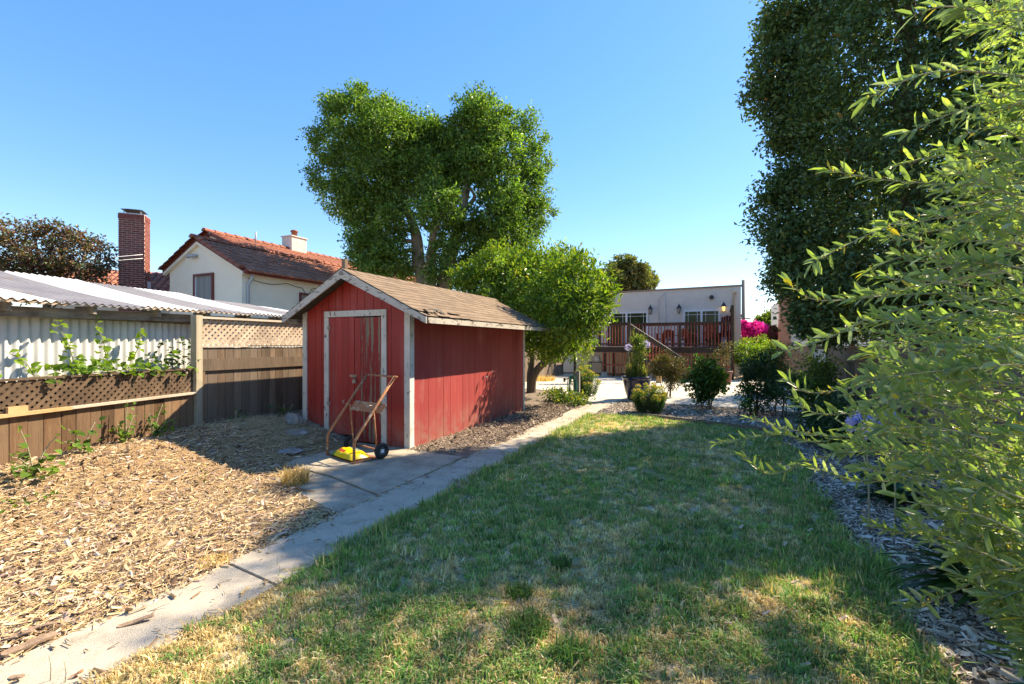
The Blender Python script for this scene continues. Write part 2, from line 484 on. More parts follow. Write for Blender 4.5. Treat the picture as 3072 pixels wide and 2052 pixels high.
# ================================================================== the ground
xs = np.unique(np.concatenate([[-4000, -800, -200, -60, -30], np.arange(-16, 8.01, .4), [15, 30, 60, 200, 800, 4000]]))
ys = np.unique(np.concatenate([[-4000, -800, -200, -60, -20, -8], np.arange(-4, 30.01, .4), [45, 60, 200, 800, 4000]]))
def sheet(name, xs, ys, dz, m, kind='structure', label=None, rough=0.0, mask=None, parent=None):
    X, Y = np.meshgrid(xs, ys, indexing='ij')
    Z = gz(X, Y) + dz
    if rough: Z = Z + (fbm(X, Y, 2.3, 5) - .5) * rough
    V = np.stack([X, Y, Z], -1).reshape(-1, 3)
    nx, ny = len(xs), len(ys)
    i, j = np.meshgrid(np.arange(nx - 1), np.arange(ny - 1), indexing='ij')
    a = (i * ny + j).ravel()
    F = np.stack([a, a + ny, a + ny + 1, a + 1], 1)
    if mask is not None:
        cx = (X[:-1, :-1] + X[1:, 1:]).ravel() / 2; cy = (Y[:-1, :-1] + Y[1:, 1:]).ravel() / 2
        F = F[mask(cx, cy)]
    o = np_mesh(name, V, F, None, m, parent, smooth=True)
    return tag(o, label, None, None, kind)
sheet('ground', xs, ys, -.03, M_dirt)
LAWN = (-2.55, .93, -.6, 9.45)
def lawn_right(y): return .93 + .06 * np.sin(y * 2.1) + .04 * np.sin(y * 5.3)
def lawn_top(x): return 9.75 - .37 * (x + 1.6) * (x > -1.6) - .35 * np.clip(-1.7 - x, 0, 2)
sheet('lawn', np.arange(-2.56, 1.2, .08), np.arange(-1.0, 9.9, .1), .0, M_thatch, rough=.02,
      mask=lambda x, y: (x < lawn_right(y)) & (y < lawn_top(x)))
# left bed of bark mulch: fence to path; bed beside the shed; bed before the patio; bed along the right fence
def in_left(x, y):
    return (x < -3.03) & (x > -7.4 + .0 * y) & (y > -1) & (y < 5.2) & ~((x > -4.35) & (y > 3.55)) & ~((x > -5.3) & (y > 4.2 ))
sheet('mulch_bed', np.arange(-7.6, -2.98, .09), np.arange(-1.2, 5.3, .09), .0, M_mulch, rough=.03,
      mask=lambda x, y: ~((x > -4.8) & (y > 3.98 - .12 * (x + 4))) & ~((x > -4.36) & (y > 3.6 - .335 * (x + 4.5))))
sheet('shed_side_bed', np.arange(-7.2, -3.0, .15), np.arange(5.15, 14.4, .15), .004, M_greymulch, rough=.03, mask=lambda x, y: (x < -3.05 - .02 * (y - 5) + (y > 9.6) * np.clip((y - 9.6) * .25, 0, .25)) & ((y < 12.2) | (x < -4.0)))
sheet('patio_edge_bed', np.arange(-2.5, 2.4, .12), np.arange(9.0, 11.9, .12), .006, M_greymulch, rough=.02, mask=lambda x, y: (y > lawn_top(x)) & (y < 11.75 - .12 * x) & (x > -2.42 + (11.7 - y) * .0))
sheet('right_bed', np.arange(.8, 2.42, .1), np.arange(-1, 20.0, .15), .002, M_greymulch, rough=.03, mask=lambda x, y: (x > lawn_right(y)) | (y > 9.2))

# concrete: the path is cast in slabs with open joints, a pad branches to the shed door
def slab(name, poly, z0, z1, m, parent):
    n = len(poly)
    V = [(x, y, z0) for x, y in poly] + [(x, y, z1) for x, y in poly]
    F = [tuple(reversed(range(n))), tuple(range(n, 2 * n))] + [(i, (i + 1) % n, n + (i + 1) % n, n + i) for i in range(n)]
    return mesh(name, V, F, m, parent)
path = thing('path', (-2.8, 4, 0), None, None)
tag(path, 'narrow pale concrete path along the lawn', None, None, 'structure')
jy = [-1.2, .35, 2.02, 4.19, 5.75, 7.5, 9.3]
for i in range(6):
    y0, y1 = jy[i] + .008, jy[i + 1] - .008
    slab('slab', [(-3.05, y0 + (.0)), (-2.5, y0 - .06), (-2.5, y1 - .06), (-3.05, y1)], -.08, .012 + rnd.uniform(-.006, .006), M_conc, path)
slab('slab', [(-3.05, 9.31), (-2.48, 9.25), (-2.35, 11.4), (-3.1, 11.4)], -.08, .010, M_conc, path)
slab('slab', [(-5.25, 3.98), (-4.0, 3.84), (-3.066, 3.56), (-3.066, 5.18), (-3.95, 5.27), (-5.25, 5.27)], -.08, .014, M_pad, path)
slab('slab', [(-4.5, 3.50), (-3.066, 3.02), (-3.066, 3.53), (-3.98, 3.80), (-4.45, 3.88)], -.08, .004, M_pad, path)
patio = thing('patio', (-2.5, 16, 0), None, None)
tag(patio, 'pale concrete patio before the deck', None, None, 'structure')
px_ = [-6.9, -4.6, -2.35, -.2, 2.38]
py_ = [[12.25, 14.7, 17.5, 21.5]] * 2 + [[11.75, 14.7, 17.5, 21.5]] * 2
for i in range(4):
    for j in range(3):
        x0, x1 = px_[i] + .006, px_[i + 1] - .006
        y0, y1 = py_[i][j] + .006, py_[i][j + 1] - .006
        if j == 0 and i == 1: slab('slab', [(-4.0, y0 + .1), (-3.62, 12.0), (-3.0, 11.41), (-2.36, 11.41), (-2.36, y1), (-4.6, y1), (-4.6, 13.4)], -.1, .018, M_patio, patio)
        elif j == 0 and i == 0: slab('slab', [(-6.9, 14.2), (-4.6, 13.6), (-4.6, y1), (-6.9, y1)], -.1, .018, M_patio, patio)
        elif j == 0: slab('slab', [(x0, 11.75 - .12 * x0), (x1, 11.75 - .12 * x1), (x1, y1), (x0, y1)], -.1, .018, M_patio, patio)
        else: slab('slab', [(x0, y0), (x1, y0), (x1, y1), (x0, y1)], -.1, .018 + .004 * (i % 2), M_patio, patio)
eg = thing('bed_edging', (-.6, 9.45, 0), 'weathered timber edging between the lawn end and the mulch bed', 'edging')
for (a, b) in (((-1.55, 9.74), (-.45, 9.36)), ((-.42, 9.35), (.75, 8.92))):
    bar('edging_board', (a[0], a[1], .02), (b[0], b[1], .02), .03, .08, M_greywood, eg)

# ------------------------------------------------------------------ wood chips (nobody could count them)
def chips(name, P, size, cols, label, asp=(1.5, 5.0), flat=.35):
    n = len(P)
    L = size * nrg.lognormal(0, .62, n); L = np.clip(L, .008, .13)
    W = L / nrg.uniform(asp[0], asp[1], n); T = np.minimum(W * .3, .006)
    az = nrg.uniform(0, 2 * np.pi, n); el = nrg.normal(0, flat, n)
    D = np.stack([np.cos(az) * np.cos(el), np.sin(az) * np.cos(el), np.sin(el)], 1)
    U = norm(np.stack([nrg.normal(0, flat, n), nrg.normal(0, flat, n), np.ones(n)], 1))
    Sd = norm(np.cross(D, U)); U = np.cross(Sd, D)
    L, W, T = L[:, None], W[:, None], T[:, None]
    a = P - D * L / 2; b = P + D * L / 2
    V = np.stack([a - Sd * W * .35, a + Sd * W * .25 , b + Sd * W * .4, b - Sd * W * .3, a + U * T - Sd * W * .2, b + U * T + Sd * W * .1], 1)
    T_ = np.array([[0, 4, 5], [0, 5, 3], [1, 2, 5], [1, 5, 4], [0, 1, 4], [2, 3, 5]])
    F = (np.arange(n)[:, None, None] * 6 + T_[None]).reshape(-1, 3)
    o = np_mesh(name, V.reshape(-1, 3), F, np.repeat(cols, 6, 0), M_chip)
    return tag(o, label, None, None, 'stuff')
def scatter(n, x0, x1, y0, y1, keep, near=0.0):
    x = nrg.uniform(x0, x1, n); y = nrg.uniform(y0, y1, n)
    k = keep(x, y)
    if near:
        d = np.maximum(-x * SN + y * CS, .6)
        k &= nrg.random(n) < np.clip((near / d) ** 1.3, 0.05, 1)
    x, y = x[k], y[k]
    z = gz(x, y) + (fbm(x, y, 2.3, 5) - .5) * .03 + nrg.uniform(0.002, .014, len(x))
    return np.stack([x, y, z], 1)
def left_keep(x, y):
    pathL = x < -3.02 + .05 * np.sin(y * 5) * (nrg.random(len(x)) < .8)
    pad = (y > 3.93 - .12 * (x + 4.0)) & (x > -4.95 + .1 * np.sin(y * 9))
    pad2 = (x > -4.5) & (y > 3.5 - .335 * (x + 4.5))
    return pathL & ~pad & ~pad2 & (y < 5.25)
P = scatter(105000, -7.3, -2.95, -.4, 5.3, left_keep, 2.4)
straw = fbm(P[:, 0], P[:, 1], 1.6, 21)
cc = pal(len(P), [(.50, .36, .21), (.60, .46, .30), (.40, .27, .155), (.26, .165, .10), (.12, .075, .05), (.54, .43, .35), (.36, .25, .205), (.42, .31, .27)], [.17, .17, .17, .15, .12, .09, .07, .06], .2)
chips('bark_mulch', P, .024, cc, 'golden brown bark mulch covering the bed left of the path')
P = scatter(26000, -7.3, -3.0, -.4, 5.25, left_keep, 2.6)
P[:, 2] += .004
chips('dry_straw', P, .055, pal(len(P), [(.66, .50, .24), (.60, .43, .20), (.70, .56, .32)], None, .12), 'dry straw strewn over the bark mulch left of the path', (12, 30), .12)
P = scatter(20000, -4.05, -2.95, 5.2, 11.6, lambda x, y: (x < -3.03 + .10 * np.sin(y * 3.1) + .06 * nrg.random(len(x)) - .28 * np.clip((6.3 - y), 0, .8)), 0)
cc = pal(len(P), [(.30, .23, .17), (.20, .15, .11), (.42, .34, .26), (.12, .085, .06)], None, .16)
chips('shed_side_mulch', P, .026, cc, 'grey brown mulch banked along the red shed wall')
P = scatter(26000, -2.45, 2.4, 8.8, 12.2, lambda x, y: (y > lawn_top(x) + .03) & (y < 11.8 - .12 * x + .06 * np.sin(x * 7)), 0)
cc = pal(len(P), [(.52, .45, .37), (.38, .31, .25), (.62, .55, .47), (.18, .14, .11)], None, .16)
chips('patio_bed_mulch', P, .034, cc, 'grey bark chips in the bed before the patio')
P = scatter(42000, .85, 2.4, .3, 9.4, lambda x, y: x > lawn_right(y) + .03 * nrg.normal(size=len(x)), 3.0)
cc = pal(len(P), [(.58, .49, .39), (.42, .33, .25), (.70, .61, .51), (.20, .145, .105)], None, .16)
chips('right_bed_mulch', P, .030, cc, 'grey bark chips in the bed along the right edge of the lawn')
P = scatter(12000, -3.06, -2.5, .4, 9, lambda x, y: (nrg.random(len(x)) < np.clip(.03 + .6 * np.exp(-(x + 3.05) / .05) + .5 * np.exp(-(-2.5 - x) / .05), 0, 1)), 0)
P[:, 2] = nrg.uniform(.014, .02, len(P))
chips('path_litter', P, .024, pal(len(P), [(.52, .38, .19), (.22, .15, .09), (.36, .26, .16)], None, .16), 'bits of bark and straw blown onto the concrete path', (2, 8), .1)
# tangle of dead grass by the shed corner and a drift along its foot
P = scatter(14000, -6.9, -4.6, 3.6, 5.2, lambda x, y: (nrg.random(len(x)) < np.exp(-(((x + 5.75) / .75) ** 2 + ((y - 4.6) / .45) ** 2))) & ~((x > -5.25) & (y > 4.0 )), 0)
P[:, 2] += nrg.uniform(0, .05, len(P))
chips('dead_grass_mat', P, .10, pal(len(P), [(.46, .36, .20), (.38, .28, .15), (.55, .44, .27)], None, .14), 'matted dead grass lying in the shade before the shed', (20, 45), .25)

# ------------------------------------------------------------------ grass
def blades(name, P, H, cols, label, width=.0035, lean=.5, m=None, simple=False):
    n = len(P)
    az = nrg.uniform(0, 2 * np.pi, n); ln = np.abs(nrg.normal(0, lean, n))
    D = np.stack([np.cos(az), np.sin(az), np.zeros(n)], 1)
    Sd = np.stack([-np.sin(az), np.cos(az), np.zeros(n)], 1)
    H_ = H[:, None]; W = (width * nrg.uniform(.7, 1.4, n) * (1 + H * 4))[:, None]
    mid = P + D * H_ * (ln * .35)[:, None] + np.array([0, 0, 1]) * H_ * .6
    tip = P + D * H_ * ln[:, None] + np.array([0, 0, 1]) * (H_ * np.clip(1 - .35 * ln, .35, 1)[:, None])
    V = np.stack([P - Sd * W, P + Sd * W, mid + Sd * W * .8, mid - Sd * W * .8, tip], 1)
    if simple:
        V = np.stack([P - Sd * W * 1.25, P + Sd * W * 1.25, tip], 1)
        o = np_mesh(name, V.reshape(-1, 3), np.arange(n * 3).reshape(-1, 3), np.repeat(cols, 3, 0), m or M_grass)
        return tag(o, label, None, None, 'stuff')
    T_ = np.array([[0, 1, 2], [0, 2, 3], [3, 2, 4]])
    F = (np.arange(n)[:, None, None] * 5 + T_[None]).reshape(-1, 3)
    o = np_mesh(name, V.reshape(-1, 3), F, np.repeat(cols, 5, 0), m or M_grass)
    return tag(o, label, None, None, 'stuff')
# the turf grows in clumps: each clump has its own height, lean and colour
n0 = 52000
x = nrg.uniform(-2.60, 1.05, n0); y = nrg.uniform(.25, 9.8, n0)
dd = np.maximum(-x * SN + y * CS, .8)
k = (x < lawn_right(y) + nrg.normal(0, .03, n0)) & (y < lawn_top(x)) & (nrg.random(n0) < np.clip((1.7 / dd) ** 1.1, .16, 1)) & (x > -2.52 + .03 * np.sin(y * 4) + nrg.normal(0, .02, n0))
x, y, dd = x[k], y[k], dd[k]
dry = fbm(x, y, 1.1, 31) + .40 * (fbm(x, y, 4.2, 41) - .5)
dry = dry + .13 * np.clip(1 - (y - .8) / 2.2, 0, 1) - .28 * np.exp(-((x - .9) / .40) ** 2) - (.20 - .42 * np.clip((2.3 - y) / .5, 0, 1)) * np.exp(-((x + 2.5) / .22) ** 2) - .06 * np.clip((y - 4) / 4, 0, 1)
pd = 1 / (1 + np.exp(-(dry - .53) * 20))
isd = nrg.random(len(x)) < (.22 + .72 * pd)
edge = np.exp(-((x + 2.5) / .10) ** 2) + .6 * np.exp(-((x - .92) / .15) ** 2)
Hc = nrg.lognormal(math.log(.030), .32, len(x)) * np.where(isd, .75, 1.1) * (1 + .9 * edge * (~isd) * np.clip(y - 1.6, .15, 1)) * np.clip(.85 + dd * .07, .9, 1.45)
nb = np.clip((nrg.uniform(15, 30, len(x)) * (1 - .25 * isd)).astype(int), 8, 34)
cg = pal(len(x), [(.115, .215, .055), (.092, .18, .05), (.155, .255, .07), (.075, .14, .05), (.19, .26, .085)], [.3, .25, .2, .15, .1], .18)
cd = pal(len(x), [(.46, .35, .19), (.38, .28, .15), (.54, .43, .26), (.27, .22, .11)], None, .16)
cc = np.where(isd[:, None], cd, cg)
ix = np.repeat(np.arange(len(x)), nb)
nB = len(ix)
rr = np.clip(.014 + Hc[ix] * .45, 0, .05) * np.sqrt(nrg.random(nB)) * 1.25; an = nrg.uniform(0, 2 * np.pi, nB)
bx_, by_ = x[ix] + rr * np.cos(an), y[ix] + rr * np.sin(an)
bz_ = (fbm(bx_, by_, 2.3, 5) - .5) * .02
mixd = nrg.random(nB) < .22
bc = cc[ix] * nrg.uniform(.72, 1.28, (nB, 1))
bc[mixd] = cd[ix][mixd] * .9
BP_ = np.stack([bx_, by_, bz_], 1); BH_ = Hc[ix] * nrg.uniform(.6, 1.25, nB); bc = np.clip(bc * 1.55, .01, .85)
near_ = dd[ix] < 2.7
blades('lawn_grass', BP_[near_], BH_[near_], bc[near_], 'patchy lawn grass near the camera, green with dry tan spots', .0027, .85)
blades('lawn_grass', BP_[~near_], BH_[~near_], bc[~near_], 'patchy shaded lawn grass farther back', .0030, .85, None, True)
wid = None
# taller tufts
def tuft_at(name, cx, cy, n, r, h, cols, label, cat='grass', lean=.55, width=.003):
    a = nrg.uniform(0, 2 * np.pi, n); rr = r * np.sqrt(nrg.random(n))
    px, py = cx + rr * np.cos(a), cy + rr * np.sin(a)
    P = np.stack([px, py, gz(px, py) - .004], 1)
    H = nrg.uniform(.45, 1.0, n) * h
    o = blades(name, P, H, pal(n, cols, None, .14), None, width, lean)
    del o['kind']
    return tag(o, label, cat)
GRN = [(.10, .21, .05), (.075, .165, .04), (.14, .25, .06)]
DRY = [(.62, .44, .18), (.55, .37, .15), (.68, .52, .26)]
# ================================================================== the red shed
SX0, SX1, SY0, SY1 = -6.11, -4.03, 5.307, 9.455
RX, RZ = -5.05, 2.60                   # ridge
ER = (-3.56, 1.87)                     # right eave edge (X, z of roof top)
EL = (-6.27, 1.93)
RY0, RY1 = 5.05, 9.80
def roof_z(x): return RZ - (x - RX) * (RZ - ER[1]) / (ER[0] - RX) if x > RX else RZ - (RX - x) * (RZ - EL[1]) / (RX - EL[0])
shed = thing('garden_shed', ((SX0 + SX1) / 2, (SY0 + SY1) / 2, 0), 'red painted wooden garden shed with white trim and brown shingle roof', 'shed')
def uX(u): return at(u, 1200, Y=SY0).x
gu = [235, 310, 355, 405, 455, 510, 565, 617, 672, 735, 800, 865, 945]
gx = [uX(820 + g / 2.45) for g in gu]
gx = [SX0] + gx
gx[-1] = SX1 - .075
DX0, DX1, DZ = -5.65, -4.43, 2.0
def prism_xz(name, poly, y0, y1, m, parent):
    n = len(poly)
    V = [(x, y0, z) for x, z in poly] + [(x, y1, z) for x, z in poly]
    F = [tuple(range(n)), tuple(reversed(range(n, 2 * n)))] + [(i, n + i, n + (i + 1) % n, (i + 1) % n) for i in range(n)]
    return mesh(name, V, F, m, parent)
for i in range(len(gx) - 1):
    a, b = gx[i] + .0035, gx[i + 1] - .0035
    segs = []
    for (p, q) in ((a, min(b, DX0 + .03)), (max(a, DX1 - .03), b)):
        if q - p > .01: segs.append((p, q, None))
    p, q = max(a, DX0 + .03), min(b, DX1 - .03)
    if q - p > .01: segs.append((p, q, DZ - .05))
    for (p, q, zb) in segs:
        z0 = zb if zb is not None else min(g1(p, SY0), g1(q, SY0)) - .06
        top = [(q, roof_z(q) - .05)]
        if p < RX < q: top.append((RX, RZ - .05))
        top.append((p, roof_z(p) - .05))
        prism_xz('wall_plank', [(p, z0), (q, z0)] + top, SY0 + rnd.uniform(-.002, .003), SY0 + .022, M_red, shed)
# dark core behind the boards
core = MB()
poly = [(SX0 + .03, -.1), (SX1 - .03, -.1), (SX1 - .03, roof_z(SX1) - .07), (RX, RZ - .07), (SX0 + .03, roof_z(SX0) - .07)]
n = 5
core.add([(x, SY0 + .03, z) for x, z in poly] + [(x, SY1 - .02, z) for x, z in poly],
         [tuple(range(n)), tuple(reversed(range(n, 2 * n)))] + [(i, n + i, n + (i + 1) % n, (i + 1) % n) for i in range(n)])
core.build('inner_wall', M_darkin, shed)
# right side boards
yy = SY0 + .075
zt = roof_z(SX1) - .045
while yy < SY1 - .02:
    wd = .205 + rnd.uniform(-.012, .012)
    y1 = min(yy + wd, SY1)
    box('wall_plank', SX1 - .024, SX1 + rnd.uniform(-.002, .002), yy + .0035, y1 - .0035, -.06, zt, M_redside, shed)
    yy = y1
# left and back boards
yy = SY0 + .0
while yy < SY1 - .02:
    y1 = min(yy + .21, SY1)
    box('wall_plank', SX0, SX0 + .022, yy + .026, y1 - .004, .05, roof_z(SX0) - .05, M_redside, shed)
    yy = y1
for i in range(10):
    a = SX0 + .022 + i * (SX1 - SX0 - .044) / 10
    b = a + (SX1 - SX0 - .044) / 10 - .006
    top = [(b, roof_z(b) - .05)] + ([(RX, RZ - .05)] if a < RX < b else []) + [(a, roof_z(a) - .05)]
    prism_xz('wall_plank', [(a, -.05), (b, -.05)] + top, SY1, SY1 + .02, M_redside, shed)
# corner boards and door casing
prism_xz('corner_board', [(SX1 - .075, -.04), (SX1 + .022, -.04), (SX1 + .022, roof_z(SX1 + .022) - .05), (SX1 - .075, roof_z(SX1 - .075) - .05)], SY0 - .022, SY0 - .003, M_trim, shed)
box('corner_board', SX1 + .003, SX1 + .022, SY0 - .003, SY0 + .082, -.04, zt - .01, M_trimside, shed)
prism_xz('corner_board', [(SX0 - .012, .24), (SX0 + .075, .20), (SX0 + .075, roof_z(SX0 + .075) - .05), (SX0 - .012, roof_z(SX0) - .05)], SY0 - .022, SY0 - .003, M_trim, shed)
box('corner_board', SX1 + .003, SX1 + .02, SY1 - .05, SY1 + .022, -.04, zt - .01, M_trimside, shed)
box('door_casing', DX0, DX0 + .09, SY0 - .024, SY0 - .003, g1(DX0, SY0) - .02, DZ - .092, M_trim, shed)
box('door_casing', DX1 - .09, DX1, SY0 - .024, SY0 - .003, -.02, DZ - .092, M_trim, shed)
box('door_casing', DX0, DX1 + .004, SY0 - .026, SY0 - .003, DZ - .088, DZ + .002, M_trim, shed)
# two door leaves of boards
xm = (DX0 + .09 + DX1 - .09) / 2 + .0
for s, (x0, x1, cuts, mm) in enumerate(((DX0 + .094, xm - .006, (.24, .53, .78), [M_red] * 4), (xm + .006, DX1 - .094, (.22, .43, .70), [M_red, M_doorpeel, M_doorpeel, M_doorpeel]))):
    leaf = thing('door', ((x0 + x1) / 2, SY0, 0), None, None)
    C.objects.unlink(leaf)
    put(leaf, shed, Matrix.Translation(((x0 + x1) / 2, SY0, 0)))
    if s == 1: leaf['label'] = 'right door leaf with red paint peeled to bare wood in strips'
    e = [x0] + [x0 + (x1 - x0) * c for c in cuts] + [x1]
    for i in range(len(e) - 1):
        box('door_board', e[i] + .002, e[i + 1] - .002, SY0 - .012 + rnd.uniform(-.002, .002), SY0 + .012, g1(x0, SY0) * .6 + .02, DZ - .095 - .012 * s, mm[i], leaf)
M_steel = mat('galvanised_steel', (.45, .43, .40), (.30, .25, .20), 30, rough=.45, metal=.8, spec=.5)
M_rust = mat('rusty_steel', (.46, .20, .085), (.32, .13, .065), 18, rough=.8, bump=.3, bscale=120, c3=(.52, .42, .30), s3=14, lo3=.56, hi3=.64)
hs = MB().box(xm - .085, xm + .045, SY0 - .022, SY0 - .013, .995, 1.03)
hs.tube([(xm + .01, SY0 - .03, 1.0), (xm + .01, SY0 - .045, .985), (xm + .012, SY0 - .045, .955), (xm + .042, SY0 - .045, .955), (xm + .044, SY0 - .045, .985), (xm + .044, SY0 - .03, 1.0)], .005, 6)
hs.build('hasp', M_steel, shed)
MB().box(xm - .002, xm + .058, SY0 - .058, SY0 - .032, .905, .958).build('padlock', M_steel, shed)
for zz_ in (1.72, .55):
    MB().box(DX0 + .06, DX0 + .125, SY0 - .029, SY0 - .014, zz_, zz_ + .05).tube([(DX0 + .092, SY0 - .03, zz_ - .01), (DX0 + .092, SY0 - .03, zz_ + .06)], .008, 6).build('hinge', M_steel, shed)
# roof: deck boards, fascia, shingles
roof = thing('roof', (RX, (RY0 + RY1) / 2, RZ), None, None)
C.objects.unlink(roof); put(roof, shed, Matrix.Translation((RX, (RY0 + RY1) / 2, RZ)))
dk = MB()
T = .028
for (ex, ez) in (ER, EL):
    dk.add([(RX, RY0, RZ - .010), (ex, RY0, ez - .010), (ex, RY1, ez - .010), (RX, RY1, RZ - .010), (RX, RY0, RZ - .010 - T), (ex, RY0, ez - .010 - T), (ex, RY1, ez - .010 - T), (RX, RY1, RZ - .010 - T)],
           [(0, 1, 2, 3), (7, 6, 5, 4), (0, 4, 5, 1), (1, 5, 6, 2), (2, 6, 7, 3)])
dk.build('roof_deck', M_tar, roof)
hh = .125
def fascia(name, y0, y1, x0, z0, x1, z1, h0, h1, m):
    prism_xz(name, [(x0, z0 - h0), (x1, z1 - h1), (x1, z1), (x0, z0)] if x1 > x0 else [(x1, z1 - h1), (x0, z0 - h0), (x0, z0), (x1, z1)], y0, y1, m, roof)
for (y0, y1) in ((RY0 - .024, RY0 - .002), (RY1 + .002, RY1 + .024)):
    fascia('rake_board', y0, y1, RX, RZ - .012, ER[0] + .01, ER[1] - .016, .13, .085, M_rake)
    fascia('rake_board', y0, y1, RX - .002, RZ - .012, EL[0] - .01, EL[1] - .016, .13, .10, M_rake)
box('eave_board', ER[0] + .002, ER[0] + .022, RY0 + .02, RY1, ER[1] - .095, ER[1] - .018, M_rake, roof)
box('eave_board', EL[0] - .022, EL[0] - .002, RY0 + .02, RY1, EL[1] - .105, EL[1] - .018, M_rake, roof)
# each shingle tab on the slope towards the path
L = math.hypot(ER[0] - RX, RZ - ER[1]); sx, sz = (ER[0] - RX) / L, (ER[1] - RZ) / L
sh_me = {}
def shingle_mesh(k):
    if k not in sh_me:
        r = random.Random(k)
        w_, l_ = .5, 1.0
        pts = [(-.5, 0), (.5, 0), (.5, .86 + r.uniform(0, .14)), (.22, .93 + r.uniform(0, .07)), (-.1, .91 + r.uniform(0, .09)), (-.5, .88 + r.uniform(0, .12))]
        V = [(x, y, 0) for x, y in pts] + [(x, y, 1) for x, y in pts]
        nn = len(pts)
        F = [tuple(range(nn, 2 * nn)), tuple(reversed(range(nn)))] + [(i, (i + 1) % nn, nn + (i + 1) % nn, nn + i) for i in range(nn)]
        me = bpy.data.meshes.new('shingle'); me.from_pydata(V, [], F); me.materials.append(M_shingle); sh_me[k] = me
    return sh_me[k]
rows = 13
ex = (L + .012) / rows
nrm = Vector((-sz, 0, sx))
for r in range(rows):
    off = (r % 2) * .15 + rnd.uniform(-.02, .02)
    y = RY0 - .018 - off
    while y < RY1 + .01:
        y0, y1 = max(y, RY0 - .018), min(y + .297, RY1 + .016)
        if y1 - y0 > .03:
            s0 = r * ex - .02
            tilt = .035 + rnd.uniform(0, .012)
            if r >= rows - 2 and y0 < RY0 + .9 and rnd.random() < .75: tilt += rnd.uniform(.02, .16)
            yd = Vector((sx * math.cos(tilt) + nrm.x * math.sin(tilt) * 1, 0, sz * math.cos(tilt) + nrm.z * math.sin(tilt)))
            xd = Vector((0, 1, 0)); zd = xd.cross(yd) * 1
            if zd.z < 0: xd = -xd; zd = xd.cross(yd)
            M = Matrix((xd, yd, zd)).transposed().to_4x4()
            p = Vector((RX, 0, RZ)) + Vector((sx, 0, sz)) * max(s0, -.005) + nrm * -.004
            M.translation = Vector((p.x, (y0 + y1) / 2, p.z))
            put(bpy.data.objects.new('shingle', shingle_mesh(rnd.randrange(6))), roof, M @ Matrix.Diagonal(((y1 - y0), ex + .03, .007, 1)))
        y += .3
# far slope, hidden from the yard
mb = MB()
L2 = math.hypot(RX - EL[0], RZ - EL[1])
for r in range(11):
    a, b = r / 11, (r + 1) / 11 + .015
    xa, za, xb, zb = RX + (EL[0] - RX) * a, RZ + (EL[1] - RZ) * a, RX + (EL[0] - RX) * b, RZ + (EL[1] - RZ) * b
    mb.add([(xa, RY0 - .015, za - .004), (xb - .01, RY0 - .015, zb + .008), (xb - .01, RY1, zb + .008), (xa, RY1, za - .004), (xb - .01, RY0 - .015, zb), (xb - .01, RY1, zb), (xa, RY0 - .015, za - .012), (xa, RY1, za - .012)],
           [(0, 3, 2, 1), (1, 2, 5, 4), (0, 1, 4, 6)])
tag(mb.build('shingle_courses', M_shingle, roof), kind='stuff')
# ridge caps
y = RY0 - .02
while y < RY1:
    mesh('ridge_shingle', [(RX - .12, y, RZ - .05), (RX, y, RZ + .012), (RX + .12, y, RZ - .048), (RX - .12, y + .27, RZ - .058), (RX, y + .27, RZ + .004), (RX + .12, y + .27, RZ - .056)],
         [(0, 1, 4, 3), (1, 2, 5, 4)], M_shingle, roof)
    y += .25
# torn corner: lifted, curled scraps of shingle and bare felt
for k in range(7):
    yy = RY0 + .05 + k * .085 + rnd.uniform(-.02, .02); s0 = L - rnd.uniform(.10, .26)
    p = Vector((RX + sx * s0, yy, RZ + sz * s0 + .016)); q = p + Vector((sx, rnd.uniform(-.2, .2), sz)) * rnd.uniform(.10, .17) + Vector((0, 0, rnd.uniform(.0, .05)))
    wv = Vector((rnd.uniform(-.02, .02), rnd.uniform(.08, .16), rnd.uniform(-.01, .03)))
    mid = (p + q) / 2 + Vector((0, 0, .02))
    mesh('torn_shingle', [p, p + wv, mid + wv * .9, mid, q + wv * .7, q + wv * .1], [(0, 1, 2, 3), (3, 2, 4, 5)], [M_tar if k % 3 else M_shingle][0], roof)
box('ridge_stub', RX - .03, RX + .03, RY0 + .03, RY0 + .09, RZ - .02, RZ + .145, M_greywood, roof)
M_bleach = mat('white_scuff', (.55, .45, .42), rough=.8)
for (yy, z_, l_) in ((7.62, .86, .09), (7.9, .96, .05), (7.45, .52, .05)):
    box('paint_scuff', SX1 + .0021, SX1 + .003, yy, yy + l_, z_, z_ + .018, M_bleach, shed)
# ================================================================== left side fences
PX, PY = -6.92, 4.13                      # the tall post where the two fences meet
FD = Vector((.49, -2.09, 0)).normalized()  # low fence runs from the post towards the camera
FN = Vector((-FD.y, FD.x, 0)) * -1          # towards the neighbour
if FN.x > 0: FN = -FN
post = thing('fence_post', (PX, PY, g1(PX, PY)), 'tall weathered square post where the low fence meets the side fence', 'post')
Mz = Matrix.Rotation(math.atan2(FD.y, FD.x), 4, 'Z')
def fbox(name, s0, s1, n0, n1, z0, z1, m, parent):
    """Box in the low fence's own frame: s along it from the post, n towards the neighbour."""
    c = Vector((PX, PY, 0)) + FD * (s0 + s1) / 2 + FN * (n0 + n1) / 2 + Vector((0, 0, (z0 + z1) / 2))
    M = Matrix((FD, FN, Vector((0, 0, 1)))).transposed().to_4x4(); M.translation = c
    return obox(name, M @ Matrix.Diagonal((s1 - s0, n1 - n0, z1 - z0, 1)), m, parent)
def fp(s, n, z): return Vector((PX, PY, 0)) + FD * s + FN * n + Vector((0, 0, z))
fbox('shaft', -.05, .055, -.05, .05, .2, 1.915, M_post, post)
LEN = 4.4
low = thing('low_fence', fp(LEN / 2, 0, .3), 'low plank fence topped by diagonal lattice, left of the tall post', 'fence')
s = .06
